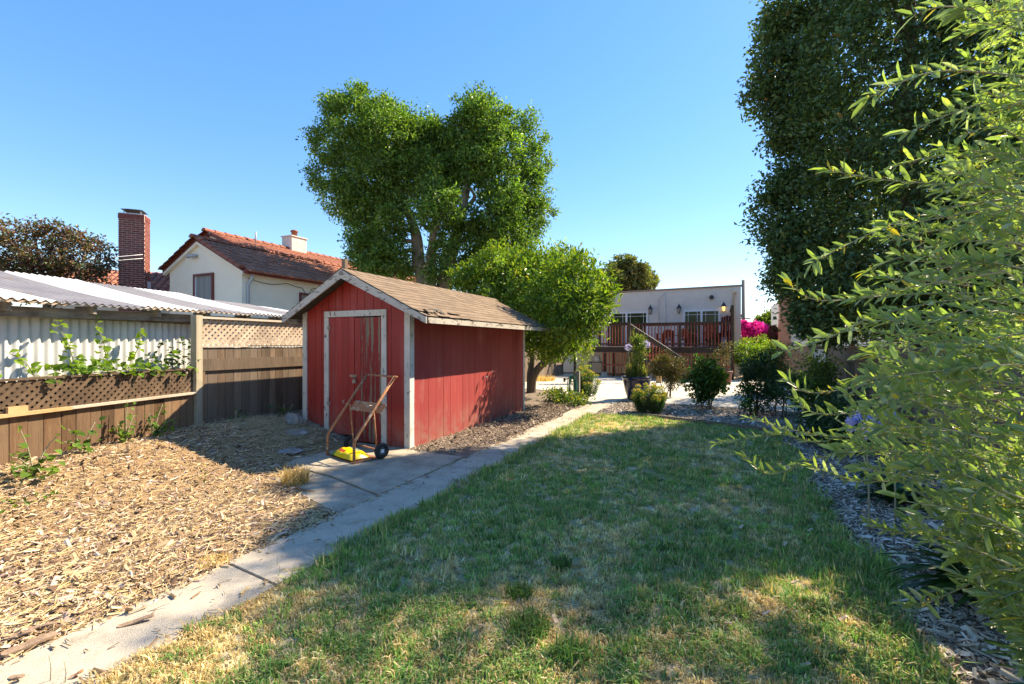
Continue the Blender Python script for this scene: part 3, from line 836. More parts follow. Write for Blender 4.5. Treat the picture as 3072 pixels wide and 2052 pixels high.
ws = [.10, .085, .11, .095, .12, .11, .10, .12, .105, .125, .10, .13, .12, .14, .12, .13]
i = 0
while s < LEN:
    wd = ws[i % len(ws)] * 1.15; i += 1
    p = fp(s, 0, 0)
    fbox('plank', s + .003, min(s + wd, LEN) - .003, -.008 + rnd.uniform(-.003, .003), .012, g1(p.x, p.y) - .05, .775 + rnd.uniform(-.006, .004), M_wood, low)
    s += wd
fbox('cap_rail', .055, 1.62, -.06, .035, .778, .806, M_cap, low)
fbox('cap_rail', 1.625, LEN, -.065, .035, .775, .808, M_newcap, low)
fbox('cleat', 2.0, 2.16, -.03, .03, .809, .87, M_newcap, low)
fbox('top_rail', .055, LEN, -.012, .03, 1.128, 1.150, M_lath, low)
fbox('lattice_dark_sheet', .055, LEN, .20, .205, .45, 1.10, M_darkin, low)  # near-black sheet put behind the lattice to darken its gaps
# lattice, each slat an object: one set leans each way, one set in front of the other
def lattice(parent, P0, ax, L, z0, z1, wd, pitch, m, nrm, lift=0):
    h = z1 - z0
    s = -h
    while s < L:
        for sgn in (1, -1):
            a, b = (s, z0), (s + h, z1)
            if sgn < 0: a, b = (s, z1), (s + h, z0)
            (sa, za), (sb, zb) = a, b
            if sa < 0: t = -sa / (sb - sa); sa, za = 0, za + (zb - za) * t
            if sb > L: t = (L - sa) / (sb - sa); sb, zb = L, za + (zb - za) * t
            if sb - sa < .03: continue
            o = nrm * (.004 if sgn > 0 else -.0045)
            bar('lattice_slat', P0 + ax * sa + o + Vector((0, 0, za)), P0 + ax * sb + o + Vector((0, 0, zb)), .0075, wd, m, parent, up=Vector((0, 0, 1)))
        s += pitch
lattice(low, fp(.055, .012, 0), FD, 2.75, .806, 1.128, .034, .082, M_lath, FN)
# side fence beyond the post: boards, cap, horizontal brace, lattice, running back behind the shed
side = thing('side_fence', (PX, 12, .2), 'tall plank fence with brace board and lattice, running behind the shed to the house', 'fence')
yy = PY + .08
i = 0
while yy < 21.0:
    wd = rnd.choice((.135, .14, .145)) if yy > 8.3 else [.075, .15, .11, .14, .12, .15, .13][i % 7]
    i += 1
    tall = yy > 8.3
    mm = M_greywood if tall else M_sidewood
    z1 = 1.44 if not tall else 1.62
    box('plank', PX - .022 + rnd.uniform(-.003, .003), PX, yy + .003, yy + wd - .003, g1(PX, yy) - .06, z1 + rnd.uniform(-.008, .006), mm, side)
    yy += wd
box('cap_rail', PX - .05, PX + .02, PY + .075, PY + .78, 1.445, 1.468, M_cap, side)
box('cap_rail', PX - .05, PX + .02, PY + .785, 8.3, 1.452, 1.474, M_greywood, side)
box('brace_board', PX + .002, PX + .035, PY + .06, 8.25, 1.10, 1.275, M_sidewood, side)
box('end_stile', PX + .002, PX + .03, PY + .062, PY + .10, .26, 1.09, M_wood, side)
box('top_rail', PX - .06, PX + .035, PY + .055, 8.3, 1.868, 1.90, M_cap, side)
lattice(side, Vector((PX - .02, PY + .06, 0)), Vector((0, 1, 0)), 4.1, 1.475, 1.868, .038, .092, M_lathl, Vector((1, 0, 0)))
for yy in (6.4, 8.25): box('stile', PX - .075, PX - .03, yy, yy + .05, .2, 1.866, M_greywood, side)
# ================================================================== neighbour's corrugated lean-to
M_galv = mat('corrugated_wall_iron', (.52, .52, .50), (.60, .60, .58), 3, rough=.5, fine=.05, spec=.4, c3=(.44, .42, .40), s3=4, lo3=.6, hi3=.8, stretch3=(2, 2, .4))
M_white = mat('whitewashed_iron', (.74, .73, .72), (.62, .61, .60), 3, rough=.55, c3=(.42, .36, .31), s3=2.2, lo3=.55, hi3=.8)
M_grey = mat('grey_corrugated_iron', (.25, .235, .235), (.34, .315, .305), 3, rough=.55, c3=(.36, .22, .12), s3=2.6, lo3=.6, hi3=.75, metal=.2)
M_edge = mat('rusted_iron_edge', (.46, .36, .25), (.36, .25, .16), 5, rough=.7, c3=(.55, .50, .44), s3=7, lo3=.5, hi3=.6)
M_beam = mat('weathered_beam', (.20, .165, .13), (.30, .265, .22), 4, rough=.9, bump=.4, bscale=16, stretch=(1, 1, 6), fine=.2, c3=(.12, .09, .065), s3=5, lo3=.5, hi3=.7)
lean = thing('lean_to', fp(0, 1.6, 0), 'low lean-to clad in corrugated iron behind the low fence', 'outbuilding')
WN = .52          # wall plane, towards the neighbour from the fence
def wave_sheet(name, P00, ax, up, L, H, period, amp, nrm, m, parent, sag=0.0, rows=2, phase=0):
    n = int(L / period * 8)
    V, F = [], []
    for j in range(rows + 1):
        for i_ in range(n + 1):
            s_ = L * i_ / n
            V.append(P00 + ax * s_ + up * (H * j / rows) + nrm * (amp * math.cos(2 * math.pi * s_ / period + phase)) + Vector((0, 0, -sag * math.sin(math.pi * j / rows))))
    for j in range(rows):
        for i_ in range(n):
            a = j * (n + 1) + i_
            F.append((a, a + 1, a + n + 2, a + n + 1))
    return mesh(name, V, F, m, parent, True)
s = -5.0
k = 0
while s < 5.2:
    wave_sheet('wall_sheet', fp(s, WN + (.006 if k % 2 else 0), .1), FD, Vector((0, 0, 1)), .99, 1.72, .098, .014, -FN, M_galv, lean)
    s += .98; k += 1
def lz(s): return 1.995 - .018 * (s - 0)       # eave height along the fence (lower towards the camera)
# roof sheets rise towards the neighbour
s = -5.0
k = 0
seq = [M_white, M_grey, M_grey, M_white, M_grey, M_white, M_grey, M_white, M_grey, M_grey, M_white]
while s < 5.6:
    wd = 1.02 if k % 2 == 0 else .92
    back = .56 - .030 * max(-s, 0) * 1.0 - (.05 if s < -3 else 0)
    up = Vector((0, 0, back)) + FN * (2.5 - .0 * s)
    wave_sheet('roof_sheet', fp(s, WN - .30, lz(s + .5) + (.009 if k % 2 else .0)), FD, up, wd, 1.0, .098, .014, Vector((0, 0, 1)), seq[k % len(seq)], lean, .03, 6)
    # rusty drip edge piece at the eave
    wave_sheet('eave_sheet', fp(s, WN - .33, lz(s + .5) - .020), FD, Vector((0, 0, .045)) + FN * .28, wd, 1.0, .098, .013, Vector((0, 0, 1)), M_edge if k % 3 else M_grey, lean)
    s += wd - .05; k += 1
fbox('eave_beam', -5, 5.4, WN - .05, WN - .018, 1.80, 1.885, M_beam, lean)
bar('eave_fascia', fp(-5, WN - .16, lz(-5) - .115), fp(5.4, WN - .16, lz(5.4) - .115), .03, .11, M_beam, lean)
s = -4.6
while s < 5:
    fbox('rafter_end', s, s + .045, WN - .26, WN + .02, lz(s) - .115, lz(s) - .022, M_beam, lean); s += .82
fbox('back_wall', -4.9, 5.2, WN + 2.2, WN + 2.25, 0, 1.9, M_galv, lean)
fbox('end_wall', -4.95, -4.9, WN + .03, WN + 2.2, 0, 1.85, M_galv, lean)
# ================================================================== neighbour's stucco house with tiled roofs
M_stucco = mat('cream_stucco', (.85, .76, .60), (.89, .80, .64), 2, rough=.92, bump=.2, bscale=90, fine=.05)
M_tile = mat('clay_tile', (.31, .115, .068), (.38, .155, .098), 5, rough=.85, rand=.28, fine=.12, fscale=30, spec=.25, c3=(.18, .085, .058), s3=6, lo3=.6, hi3=.75, randtint=(.30, .14, .09))
M_rtile = mat('rake_tile', (.26, .075, .04), (.31, .10, .055), 6, rough=.8, rand=.15, fine=.1)
M_frame = mat('oxblood_trim', (.16, .035, .03), rough=.6)
M_gutter = mat('gutter_red', (.24, .05, .04), (.20, .045, .035), 4, rough=.6)
M_glass = mat('dark_glass', (.035, .04, .045), rough=.06, spec=.8)
M_curtain = mat('net_curtain', (.20, .20, .19), (.30, .30, .28), 1.0, rough=.95, stretch=(30, 30, .2))
M_pvc = mat('white_vinyl', (.74, .74, .76), rough=.45)
M_down = mat('grey_downpipe', (.42, .43, .44), rough=.5)
M_flue = mat('white_flue', (.66, .60, .55), (.55, .48, .44), 5, rough=.9)
def sub(name, parent, loc):
    o = bpy.data.objects.new(name, None); o.empty_display_size = .1
    return put(o, parent, Matrix.Translation(Vector(loc)))
NY = 9.13
nh = thing('stucco_house', (-15, 14, 0), 'cream stucco house with red clay tile roof behind the lean-to', 'house')
WX0, WX1 = -16.75, -13.12
RXn, RZn = -15.15, 4.86
EXr, EZr, EXl, EZl = -12.98, 3.78, -16.95, 3.98
def nz(x): return RZn - (x - RXn) * (RZn - EZr) / (EXr - RXn) if x > RXn else RZn - (RXn - x) * (RZn - EZl) / (RXn - EXl)
prism_xz('wall', [(WX0, -.2), (WX1, -.2), (WX1, nz(WX1) - .08), (RXn, RZn - .08), (WX0, nz(WX0) - .08)], NY, 23, M_stucco, nh)
wr = sub('roof', nh, (RXn, 16, RZn))
Vd = []
for (ex, ez) in ((EXr, EZr), (EXl, EZl)):
    mesh('roof_deck', [(RXn, NY - .12, RZn - .05), (ex, NY - .12, ez - .05), (ex, 23.2, ez - .05), (RXn, 23.2, RZn - .05), (RXn, NY - .12, RZn - .1), (ex, NY - .12, ez - .1), (ex, 23.2, ez - .1), (RXn, 23.2, RZn - .1)],
         [(0, 1, 2, 3), (7, 6, 5, 4), (0, 4, 5, 1), (1, 5, 6, 2), (2, 6, 7, 3)], M_frame, wr)
def soffit(name, x0, z0, x1, z1, y0, y1, h):
    prism_xz(name, [(x0, z0 - h), (x1, z1 - h), (x1, z1), (x0, z0)] if x1 > x0 else [(x1, z1 - h), (x0, z0 - h), (x0, z0), (x1, z1)], y0, y1, M_stucco, wr)
soffit('barge_board', RXn, RZn - .10, EXr, EZr - .10, NY - .10, NY - .002, .10)
soffit('barge_board', RXn - .002, RZn - .10, EXl, EZl - .10, NY - .10, NY - .002, .10)
# clay barrel tiles
def tile_mesh(name, m, segs=5, flare=.86):
    V, F = [], []
    for j, sc in ((0, flare), (1, 1.0)):
        for i in range(segs + 1):
            a = math.pi * i / segs
            V.append((math.cos(a) * .5 * sc, j * 1.0, math.sin(a) * .5 * sc))
    n_ = segs + 1
    for i in range(segs): F.append((i, i + 1, n_ + i + 1, n_ + i))
    F.append(tuple(range(n_, 2 * n_)))
    me = bpy.data.meshes.new(name); me.from_pydata(V, [], F); me.materials.append(m)
    return me
TM, RTM = tile_mesh('tile', M_tile), tile_mesh('rake_tile', M_rtile)
def tile_M(p, down, width, length, height, along=(0, 1, 0)):
    y = Vector(down).normalized(); x = Vector(along); x = (x - y * x.dot(y)).normalized(); z = x.cross(y)
    if z.z < 0: x = -x; z = x.cross(y)
    M = Matrix((x, y, z)).transposed().to_4x4(); M.translation = Vector(p)
    return M @ Matrix.Diagonal((width, length, height, 1))
def tile_field(parent, xr, zr, xe, ze, y0, y1, wd, exl, limit, skip=None):
    """Rows of tiles from ridge to eave; the first `limit` nearest are objects, the rest one joined part."""
    d = Vector((xe - xr, 0, ze - zr)); L = d.length; d.normalize()
    rows = int(L / exl)
    spots = []
    y = y0
    while y < y1:
        for r in range(rows + 1):
            s_ = min(r * L / rows, L - exl * .6)
            p = Vector((xr, y, zr)) + d * s_ + Vector((0, rnd.uniform(-.008, .008), -.055 + .012))
            if skip and skip(p): continue
            spots.append(p)
        y += wd
    V, F = [], []
    for i, p in enumerate(spots):
        M = tile_M(p, d + Vector((0, rnd.uniform(-.015, .015), .045)), wd * .92, exl * 1.25, wd * .62)
        if i < limit: put(bpy.data.objects.new('tile', TM), parent, M)
        else:
            o = len(V); V += [tuple(M @ v.co) for v in TM.vertices]; F += [tuple(o + k for k in q.vertices) for q in TM.polygons]
    if V: tag(mesh('roof_tiles', V, F, M_tile, parent), kind='stuff')
tile_field(wr, RXn, RZn, EXr, EZr, NY + .12, 22.9, .225, .34, 300)
def tile_run(parent, a, b, wd, exl, name, me, h=.6):
    a, b = Vector(a), Vector(b); d = b - a; L = d.length; d.normalize(); n_ = max(1, round(L / exl))
    for i in range(n_):
        M = tile_M(a + d * (L * i / n_), d + Vector((0, 0, .04)), wd, L / n_ * 1.12, wd * h, along=d.cross(Vector((0, 0, 1))))
        put(bpy.data.objects.new(name, me), parent, M)
tile_run(wr, (RXn + .05, NY - .12, RZn - .02), (EXr, NY - .12, EZr - .02), .24, .31, 'rake_tile', RTM, .75)
tile_run(wr, (RXn - .05, NY - .12, RZn - .02), (EXl, NY - .12, EZl - .02), .24, .31, 'rake_tile', RTM, .75)
tile_run(wr, (RXn, 23, RZn - .02), (RXn, NY - .22, RZn - .02), .25, .40, 'ridge_tile', RTM, .9)
box('gutter', EXr - .02, EXr + .09, NY - .05, 22.9, EZr - .17, EZr - .06, M_gutter, nh)
# downpipe at the corner
tube('downpipe', [(EXr + .02, NY + .22, EZr - .17), (EXr + .02, NY + .22, EZr - .27), (WX1 + .06, NY + .16, EZr - .48), (WX1 + .06, NY + .16, .2)], .045, M_down, nh)
def window(parent, face, a0, a1, z0, z1, pos, fm, depth=.06, fw=.07, curtain=True, out=1):
    """Framed window in a wall plane: face 'Y' (wall at y=pos seen from -Y) or 'X' (wall at x=pos seen from +X)."""
    def bx(name, a, b, c, d, e, f, m, par):
        if face == 'Y': return box(name, a, b, pos - d, pos - c, e, f, m, par)
        return box(name, pos + c, pos + d, a, b, e, f, m, par)
    wn = sub('window', parent, ((a0 + a1) / 2, pos, z0) if face == 'Y' else (pos, (a0 + a1) / 2, z0))
    bx('frame', a0, a0 + fw, .002, depth, z0, z1, fm, wn); bx('frame', a1 - fw, a1, .002, depth, z0, z1, fm, wn)
    bx('frame', a0 + fw, a1 - fw, .002, depth, z1 - fw, z1, fm, wn); bx('sill', a0 + fw, a1 - fw, .002, depth, z0, z0 + fw, M_pvc, wn)
    bx('pane', a0 + fw, a1 - fw, .004, .012, z0 + fw, z1 - fw, M_curtain if curtain else M_glass, wn)
    bx('mullion', a0 + fw, a0 + fw + .03, .012, .035, z0 + fw, z1 - fw, M_pvc, wn)
    return wn
pa, pb = at(584, 824, Y=NY), at(643, 890, Y=NY)
window(nh, 'Y', pa.x, pb.x, pb.z - .15, pa.z, NY, M_frame)
p = at(897, 860, X=WX1)
window(nh, 'X', p.y, p.y + .9, 2.35, 3.25, WX1, M_frame)
# wall lamp under the gable
p = at(580, 772, Y=NY)
MB().tube([(p.x + .22, NY - .02, p.z + .02), (p.x + .20, NY - .14, p.z + .02), (p.x - .08, NY - .14, p.z)], .055, 10).build('flood_light', M_down, nh, True)
# main roof, higher, behind
MRX, MRZ, MY = -17.55, 5.72, 11.0
MEX, MEZ = -14.0, 4.28
prism_xz('upper_wall', [(-19.5, 3), (MEX, 3.0), (MEX, MEZ - .1), (MRX, MRZ - .12), (-19.5, 4.85)], MY, 24, M_stucco, nh)
mr = sub('upper_roof', nh, (MRX, 16, MRZ))
for (ex, ez) in ((MEX, MEZ), (-20.4, 4.55)):
    mesh('roof_deck', [(MRX, MY - .15, MRZ - .05), (ex, MY - .15, ez - .05), (ex, 24.2, ez - .05), (MRX, 24.2, MRZ - .05), (MRX, MY - .15, MRZ - .11), (ex, MY - .15, ez - .11), (ex, 24.2, ez - .11), (MRX, 24.2, MRZ - .11)],
         [(0, 1, 2, 3), (7, 6, 5, 4), (0, 4, 5, 1), (1, 5, 6, 2), (2, 6, 7, 3)], M_frame, mr)
tile_field(mr, MRX, MRZ, MEX, MEZ, MY + .1, 24, .225, .36, 0)
tile_run(mr, (MRX + .05, MY - .15, MRZ - .02), (MEX, MY - .15, MEZ - .02), .24, .34, 'rake_tile', RTM, .75)
tile_run(mr, (MRX - .05, MY - .15, MRZ - .02), (-20.4, MY - .15, 4.53), .24, .34, 'rake_tile', RTM, .75)
tile_run(mr, (MRX, 24, MRZ - .02), (MRX, MY - .25, MRZ - .02), .26, .40, 'ridge_tile', RTM, .9)
vp = MB()
for dx in (-.16, 0, .16): vp.tube([(MRX + .15 + dx, MY - .02, MRZ - .62), (MRX + .15 + dx, MY + .05, MRZ - .62)], .045, 10)
vp.build('gable_vent', M_darkin, nh)
# white flue and small clay vent on the ridge
p0, p1 = at(846, 760, d=20.5), at(918, 765, d=20.5)
fx, fy = p0.x, p0.y
fl = sub('flue', nh, (fx, fy, 4.5))
zt_ = at(870, 712, d=20.5).z
box('flue_stack', fx, fx + .62, fy, fy + .8, 4.3, zt_, M_flue, fl)
box('flue_cap', fx - .04, fx + .66, fy - .04, fy + .84, zt_ + .002, zt_ + .05, M_flue, fl)
MB().lathe([(.13, 0), (.12, .22), (.17, .24), (.15, .30), (.05, .34)], (fx + .3, fy + .4, zt_ + .052), 14).build('flue_pot', M_rtile, fl, True)
MB().lathe([(.07, 0), (.07, .42), (.10, .43), (.10, .5)], (fx + .35, fy - 1.5, 4.72), 12).build('vent_pipe', M_rtile, nh, True)
MB().tube([(MRX + .3, MY + 1.6, MRZ - .15), (MRX + .3, MY + 1.6, MRZ + .35)], .03, 8).build('vent_pipe', M_down, nh, True)
# string of lights under the side eave
pts = []
for i in range(24):
    y = NY + .15 + i * .2
    pts.append((WX1 + .05, y, EZr - .28 - .10 * abs(math.sin(i * .45)) - (.25 if i == 11 else 0)))
tube('light_string', smooth_pts(pts, 2), .009, M_darkin, nh, 5)

# left wing with the brick chimney
lw = thing('tile_roofed_wing', (-20, 10, 0), 'low wing with tile roof beside the tall brick chimney', 'house')
p = at(400, 900, d=16.2)
WD = Vector((math.sin(R_(42)), math.cos(R_(42)), 0))        # this wing stands at an angle to the others
WNn = Vector((WD.y, -WD.x, 0))                               # outwards, towards the yard
W0 = Vector((p.x, p.y, 0)) - WNn * .45
def wbox(name, s0, s1, n0, n1, z0, z1, m, parent):
    c = W0 + WD * (s0 + s1) / 2 + WNn * (n0 + n1) / 2 + Vector((0, 0, (z0 + z1) / 2))
    M = Matrix((WD, WNn, Vector((0, 0, 1)))).transposed().to_4x4(); M.translation = c
    return obox(name, M @ Matrix.Diagonal((s1 - s0, n1 - n0, z1 - z0, 1)), m, parent)
wbox('wall', -2.6, 2.15, -3, 0, 0, 3.45, M_stucco, lw)
wroof = sub('roof', lw, W0 + Vector((0, 0, 3.4)))
d = (-WNn * 2.2 + Vector((0, 0, .95))); Ld = d.length; d.normalize()
a = W0 + WNn * .25 + Vector((0, 0, 3.42))
mesh('roof_deck', [a + WD * -2.8, a + WD * 2.3, a + WD * 2.3 + d * Ld, a + WD * -2.8 + d * Ld, a + WD * -2.8 - Vector((0, 0, .08)), a + WD * 2.3 - Vector((0, 0, .08)), a + WD * 2.3 + d * Ld - Vector((0, 0, .08)), a + WD * -2.8 + d * Ld - Vector((0, 0, .08))],
     [(0, 1, 2, 3), (7, 6, 5, 4), (0, 4, 5, 1), (1, 5, 6, 2), (3, 2, 6, 7), (0, 3, 7, 4)], M_frame, wroof)
for r in range(6):
    for i in range(22):
        s_ = -2.7 + i * .23
        if s_ > 2.2: continue
        M = tile_M(a + WD * s_ + d * (Ld * (r + 1) / 6) + Vector((0, 0, -.03)), -d + Vector((0, 0, .04)), .21, .48, .14, along=WD)
        put(bpy.data.objects.new('tile', TM), wroof, M)
wbox('fascia', -2.8, 2.3, .252, .28, 3.30, 3.41, M_gutter, lw)
# the chimney: real bricks, each one an object
M_brick = mat('red_brick', (.20, .045, .035), (.27, .075, .055), 8, rough=.85, rand=.25, fine=.12, fscale=60)
M_mortar = mat('mortar', (.55, .46, .40), (.46, .38, .33), 20, rough=.95)
ch = sub('chimney', lw, W0 + WNn * .1)
cw, cd_ = .74, .60
zc0, zc1 = 2.2, at(400, 628, d=15.6).z
c0 = W0 + WNn * .62                                          # front face centre
def cbox(name, s0, s1, n0, n1, z0, z1, m, par=None):
    c = c0 + WD * (s0 + s1) / 2 - WNn * (n0 + n1) / 2 + Vector((0, 0, (z0 + z1) / 2))
    M = Matrix((WD, -WNn, Vector((0, 0, 1)))).transposed().to_4x4(); M.translation = c
    return obox(name, M @ Matrix.Diagonal((s1 - s0, n1 - n0, z1 - z0, 1)), m, par or ch)
cbox('mortar_core', -cw / 2 + .008, cw / 2 - .008, .008, cd_, 0, zc1 - .01, M_mortar)
bh, bl, j = .059, .232, .016
zz_ = zc0; r = 0
while zz_ + bh < zc1 - .16:
    o_ = (r % 2) * (bl + j) / 2
    s_ = -cw / 2 - o_
    while s_ < cw / 2:
        s0, s1 = max(s_, -cw / 2), min(s_ + bl, cw / 2)
        if s1 - s0 > .03: cbox('brick', s0, s1, rnd.uniform(-.002, .002), .05, zz_, zz_ + bh, M_brick)
        s_ += bl + j
    n_ = .052 - ((r + 1) % 2) * (bl + j) / 2
    while n_ < cd_:
        n0, n1 = max(n_, .052), min(n_ + bl, cd_)
        if n1 - n0 > .03: cbox('brick', cw / 2 - .05, cw / 2 + rnd.uniform(-.002, .002), n0 + .004, n1, zz_, zz_ + bh, M_brick)
        n_ += bl + j
    zz_ += bh + j; r += 1
s_ = -cw / 2 - .012                                                     # soldier course on top
while s_ < cw / 2 - .02:
    cbox('brick', s_, s_ + .064, -.012, .06, zz_, zz_ + .175, M_brick); s_ += .0755
n_ = .062
while n_ < cd_ - .02:
    cbox('brick', cw / 2 - .06, cw / 2 + .012, n_, n_ + .064, zz_, zz_ + .175, M_brick); n_ += .0755
ccap = sub('spark_cap', ch, c0 + Vector((0, 0, zz_ + .2)))
M_cap2 = mat('black_metal', (.03, .03, .03), rough=.6)
M_mesh = mat('galvanised_screen', (.45, .47, .50), rough=.6)
for (a_, b_) in ((-.24, .08), (.24, .08), (-.24, .5), (.24, .5)):
    cbox('cap_leg', a_ - .012, a_ + .012, b_ - .012, b_ + .012, zz_ + .17, zz_ + .34, M_mesh, ccap)
q = MB()
cz = zz_ + .34
def cp(s, n, z): return c0 + WD * s - WNn * n + Vector((0, 0, z))
q.add([cp(-.32, .0, cz), cp(.32, .0, cz), cp(.32, .58, cz), cp(-.32, .58, cz), cp(-.18, .29, cz + .09), cp(.18, .29, cz + .09)], [(0, 1, 5, 4), (1, 2, 5), (2, 3, 4, 5), (3, 0, 4), (3, 2, 1, 0)])
q.build('cap_hood', M_cap2, ccap)
cbox('crown_wash', -.27, .27, .04, .54, zz_ + .155, zz_ + .185, M_mortar, ch)
cbox('flashing', cw / 2 + .004, cw / 2 + .02, .28, .60, 3.45, 3.75, M_pvc)
# two clothes-line cables from the chimney towards the left
for k_, (u, v, v2) in enumerate(((437, 754, 783), (437, 766, 791))):
    a = cp(cw / 2 - .05, -.012, at(437, v, d=15.6).z)
    b = at(-420, v2 + (v2 - v) * .97, d=11)
    mid = (a + b) / 2 - Vector((0, 0, .10))
    o = tube('cable', smooth_pts([a, mid, b], 10), .011, M_pvc, None, 6)
    tag(o, ['upper white cable strung from the brick chimney to the left', 'lower white cable strung from the brick chimney to the left'][k_], 'cable')
# ================================================================== the house behind the deck
M_hstuc = mat('warm_grey_stucco', (.64, .59, .54), (.69, .64, .585), 2, rough=.92, bump=.25, bscale=80, fine=.05)
M_coping = mat('coping_strip', (.26, .17, .14), (.33, .24, .20), 3, rough=.7)
M_brown = mat('dark_brown_stain', (.040, .026, .020), (.055, .036, .028), 5, rough=.7, fine=.1)
M_redwood = mat('sunlit_redwood_stain', (.40, .10, .05), (.46, .13, .065), 4, rough=.75, rand=.15, fine=.1, fscale=20)  # orange holds the sun on the skirt slats, put into the stain colour
M_rail = mat('rail_baluster_stain', (.20, .045, .030), (.25, .065, .042), 4, rough=.75, rand=.18)
M_dpanel = mat('deep_red_panel', (.22, .035, .028), (.26, .05, .04), 4, rough=.7, rand=.12)
M_lant = mat('lantern_bronze', (.045, .05, .045), rough=.5, metal=.4)
M_doorglass = mat('door_glass_with_reflection', (.020, .030, .014), (.06, .075, .028), 3, rough=.12, spec=.15)  # mottled greens are the reflected trees, put into the glass colour
HY = 23.8
hs_ = thing('house', (-3, HY, 0), 'flat roofed warm grey stucco house at the end of the yard', 'house')
prism_xz('wall', [(-8.5, -.1), (.86, -.1), (.86, 4.19), (-8.5, 4.11)], HY, 33, M_hstuc, hs_)
prism_xz('coping', [(-8.6, 4.10), (.90, 4.18), (.90, 4.25), (-8.6, 4.17)], HY - .05, HY + .25, M_coping, hs_)
DZF = 1.36
def slider(xa, xb, zt):
    d = sub('sliding_door', hs_, ((xa + xb) / 2, HY, DZF))
    f = .09
    box('frame', xa, xa + f, HY - .05, HY - .002, DZF, zt, M_pvc, d); box('frame', xb - f, xb, HY - .05, HY - .002, DZF, zt, M_pvc, d)
    box('frame', xa + f, xb - f, HY - .05, HY - .002, zt - f, zt, M_pvc, d)
    xm_ = (xa + xb) / 2
    box('meeting_stile', xm_ - .05, xm_ + .05, HY - .06, HY - .002, DZF, zt - f - .002, M_pvc, d)
    for (a, b) in ((xa + f, xm_ - .05), (xm_ + .05, xb - f)):
        pn = box('pane', a, b, HY - .014, HY - .004, DZF + .02, zt - f, M_doorglass, d)
        for o_ in (.13,):
            box('muntin', a + o_, a + o_ + .018, HY - .024, HY - .0145, DZF + .02, zt - f, M_pvc, d)
            box('muntin', b - o_ - .018, b - o_, HY - .024, HY - .0145, DZF + .02, zt - f, M_pvc, d)
            box('muntin', a, b, HY - .030, HY - .0245, zt - f - .16, zt - f - .142, M_pvc, d)
zt = at(2095, 929, Y=HY).z
slider(at(1751 + 1275 / 4.27, 940, Y=HY).x, at(1750 + 1755 / 4.27, 940, Y=HY).x, zt)
zt2 = at(1900, 935, Y=HY).z
slider(at(1750 + 375 / 4.27, 940, Y=HY).x - .35, at(1750 + 830 / 4.27, 940, Y=HY).x, zt2)
# wall lanterns
def lantern(u, v, lit, label):
    p = at(u, v, Y=HY - .16)
    t = thing('wall_lantern', (p.x, HY - .16, p.z), label, 'wall lantern', 'lanterns on the house wall')
    x, y, z = p.x, HY - .16, p.z
    MB().lathe([(.08, .12), (.13, .08), (.04, .24), (.015, .28), (.010, .33)], (x, y, z), 8).build('hood', M_lant, t)
    gm = M_lampglass if not lit else M_lampon
    MB().lathe([(.055, -.14), (.09, .08)], (x, y, z), 8).build('lamp_glass', gm, t)
    MB().lathe([(.025, -.18), (.07, -.145), (.07, -.14)], (x, y, z), 8).build('base', M_lant, t)
    fr = MB()
    for k in range(4):
        a = math.pi / 4 + k * math.pi / 2
        fr.tube([(x + .062 * math.cos(a), y + .062 * math.sin(a), z - .14), (x + .097 * math.cos(a), y + .097 * math.sin(a), z + .09)], .010, 5)
    fr.tube([(x, y, z + .12), (x, HY - .004, z + .05)], .018, 6).box(x - .05, x + .05, HY - .012, HY - .002, z - .06, z + .14)
    fr.build('cage', M_lant, t)
M_lampglass = mat('lantern_glass', (.30, .30, .28), rough=.2)
M_lampon, t_, p_, N_ = _m('lantern_glass_lit')
p_.inputs['Base Color'].default_value = (.9, .7, .35, 1); p_.inputs['Emission Color'].default_value = (1, .68, .25, 1); p_.inputs['Emission Strength'].default_value = .45
lantern(1951, 933, False, 'bronze wall lantern right of the left sliding door')
lantern(2037, 930, False, 'bronze wall lantern left of the right sliding door')
lantern(2171, 925, True, 'lit bronze wall lantern beside the red privacy panel')
# conduits, vent, camera, downspout
tube('conduit', [(at(1976, 900, Y=HY).x, HY - .03, DZF), (at(1976, 900, Y=HY).x, HY - .03, 3.75), (at(1990, 870, Y=HY).x, HY - .03, 3.95)], .02, M_hstuc, hs_, 6)
tube('conduit', [(at(1996, 900, Y=HY).x, HY - .03, DZF), (at(1996, 900, Y=HY).x, HY - .03, 4.05)], .022, M_hstuc, hs_, 6)
pv = at(2135, 892, Y=HY)
MB().tube([(pv.x, HY - .10, pv.z), (pv.x, HY - .002, pv.z)], .10, 14).build('dryer_vent', M_lant, hs_)
pv = at(2204, 873, Y=HY)
MB().box(pv.x - .1, pv.x + .1, HY - .14, HY - .002, pv.z - .09, pv.z + .09).tube([(pv.x, HY - .2, pv.z + .02), (pv.x, HY - .1, pv.z + .03)], .05, 8).build('scupper_head', M_hstuc, hs_)
M_tan = mat('warm_lit_downspout', (.50, .36, .25), (.46, .33, .23), 3, rough=.7)  # downspout tan stands for the warm-lit strip of wall, light put into colour
tube('downspout', [(pv.x + .02, HY - .06, pv.z - .09), (pv.x + .02, HY - .06, pv.z - .2), (pv.x - .10 + .06, HY - .06, pv.z - .35), (pv.x - .04, HY - .06, 0.1)], .05, M_tan, hs_, 8)

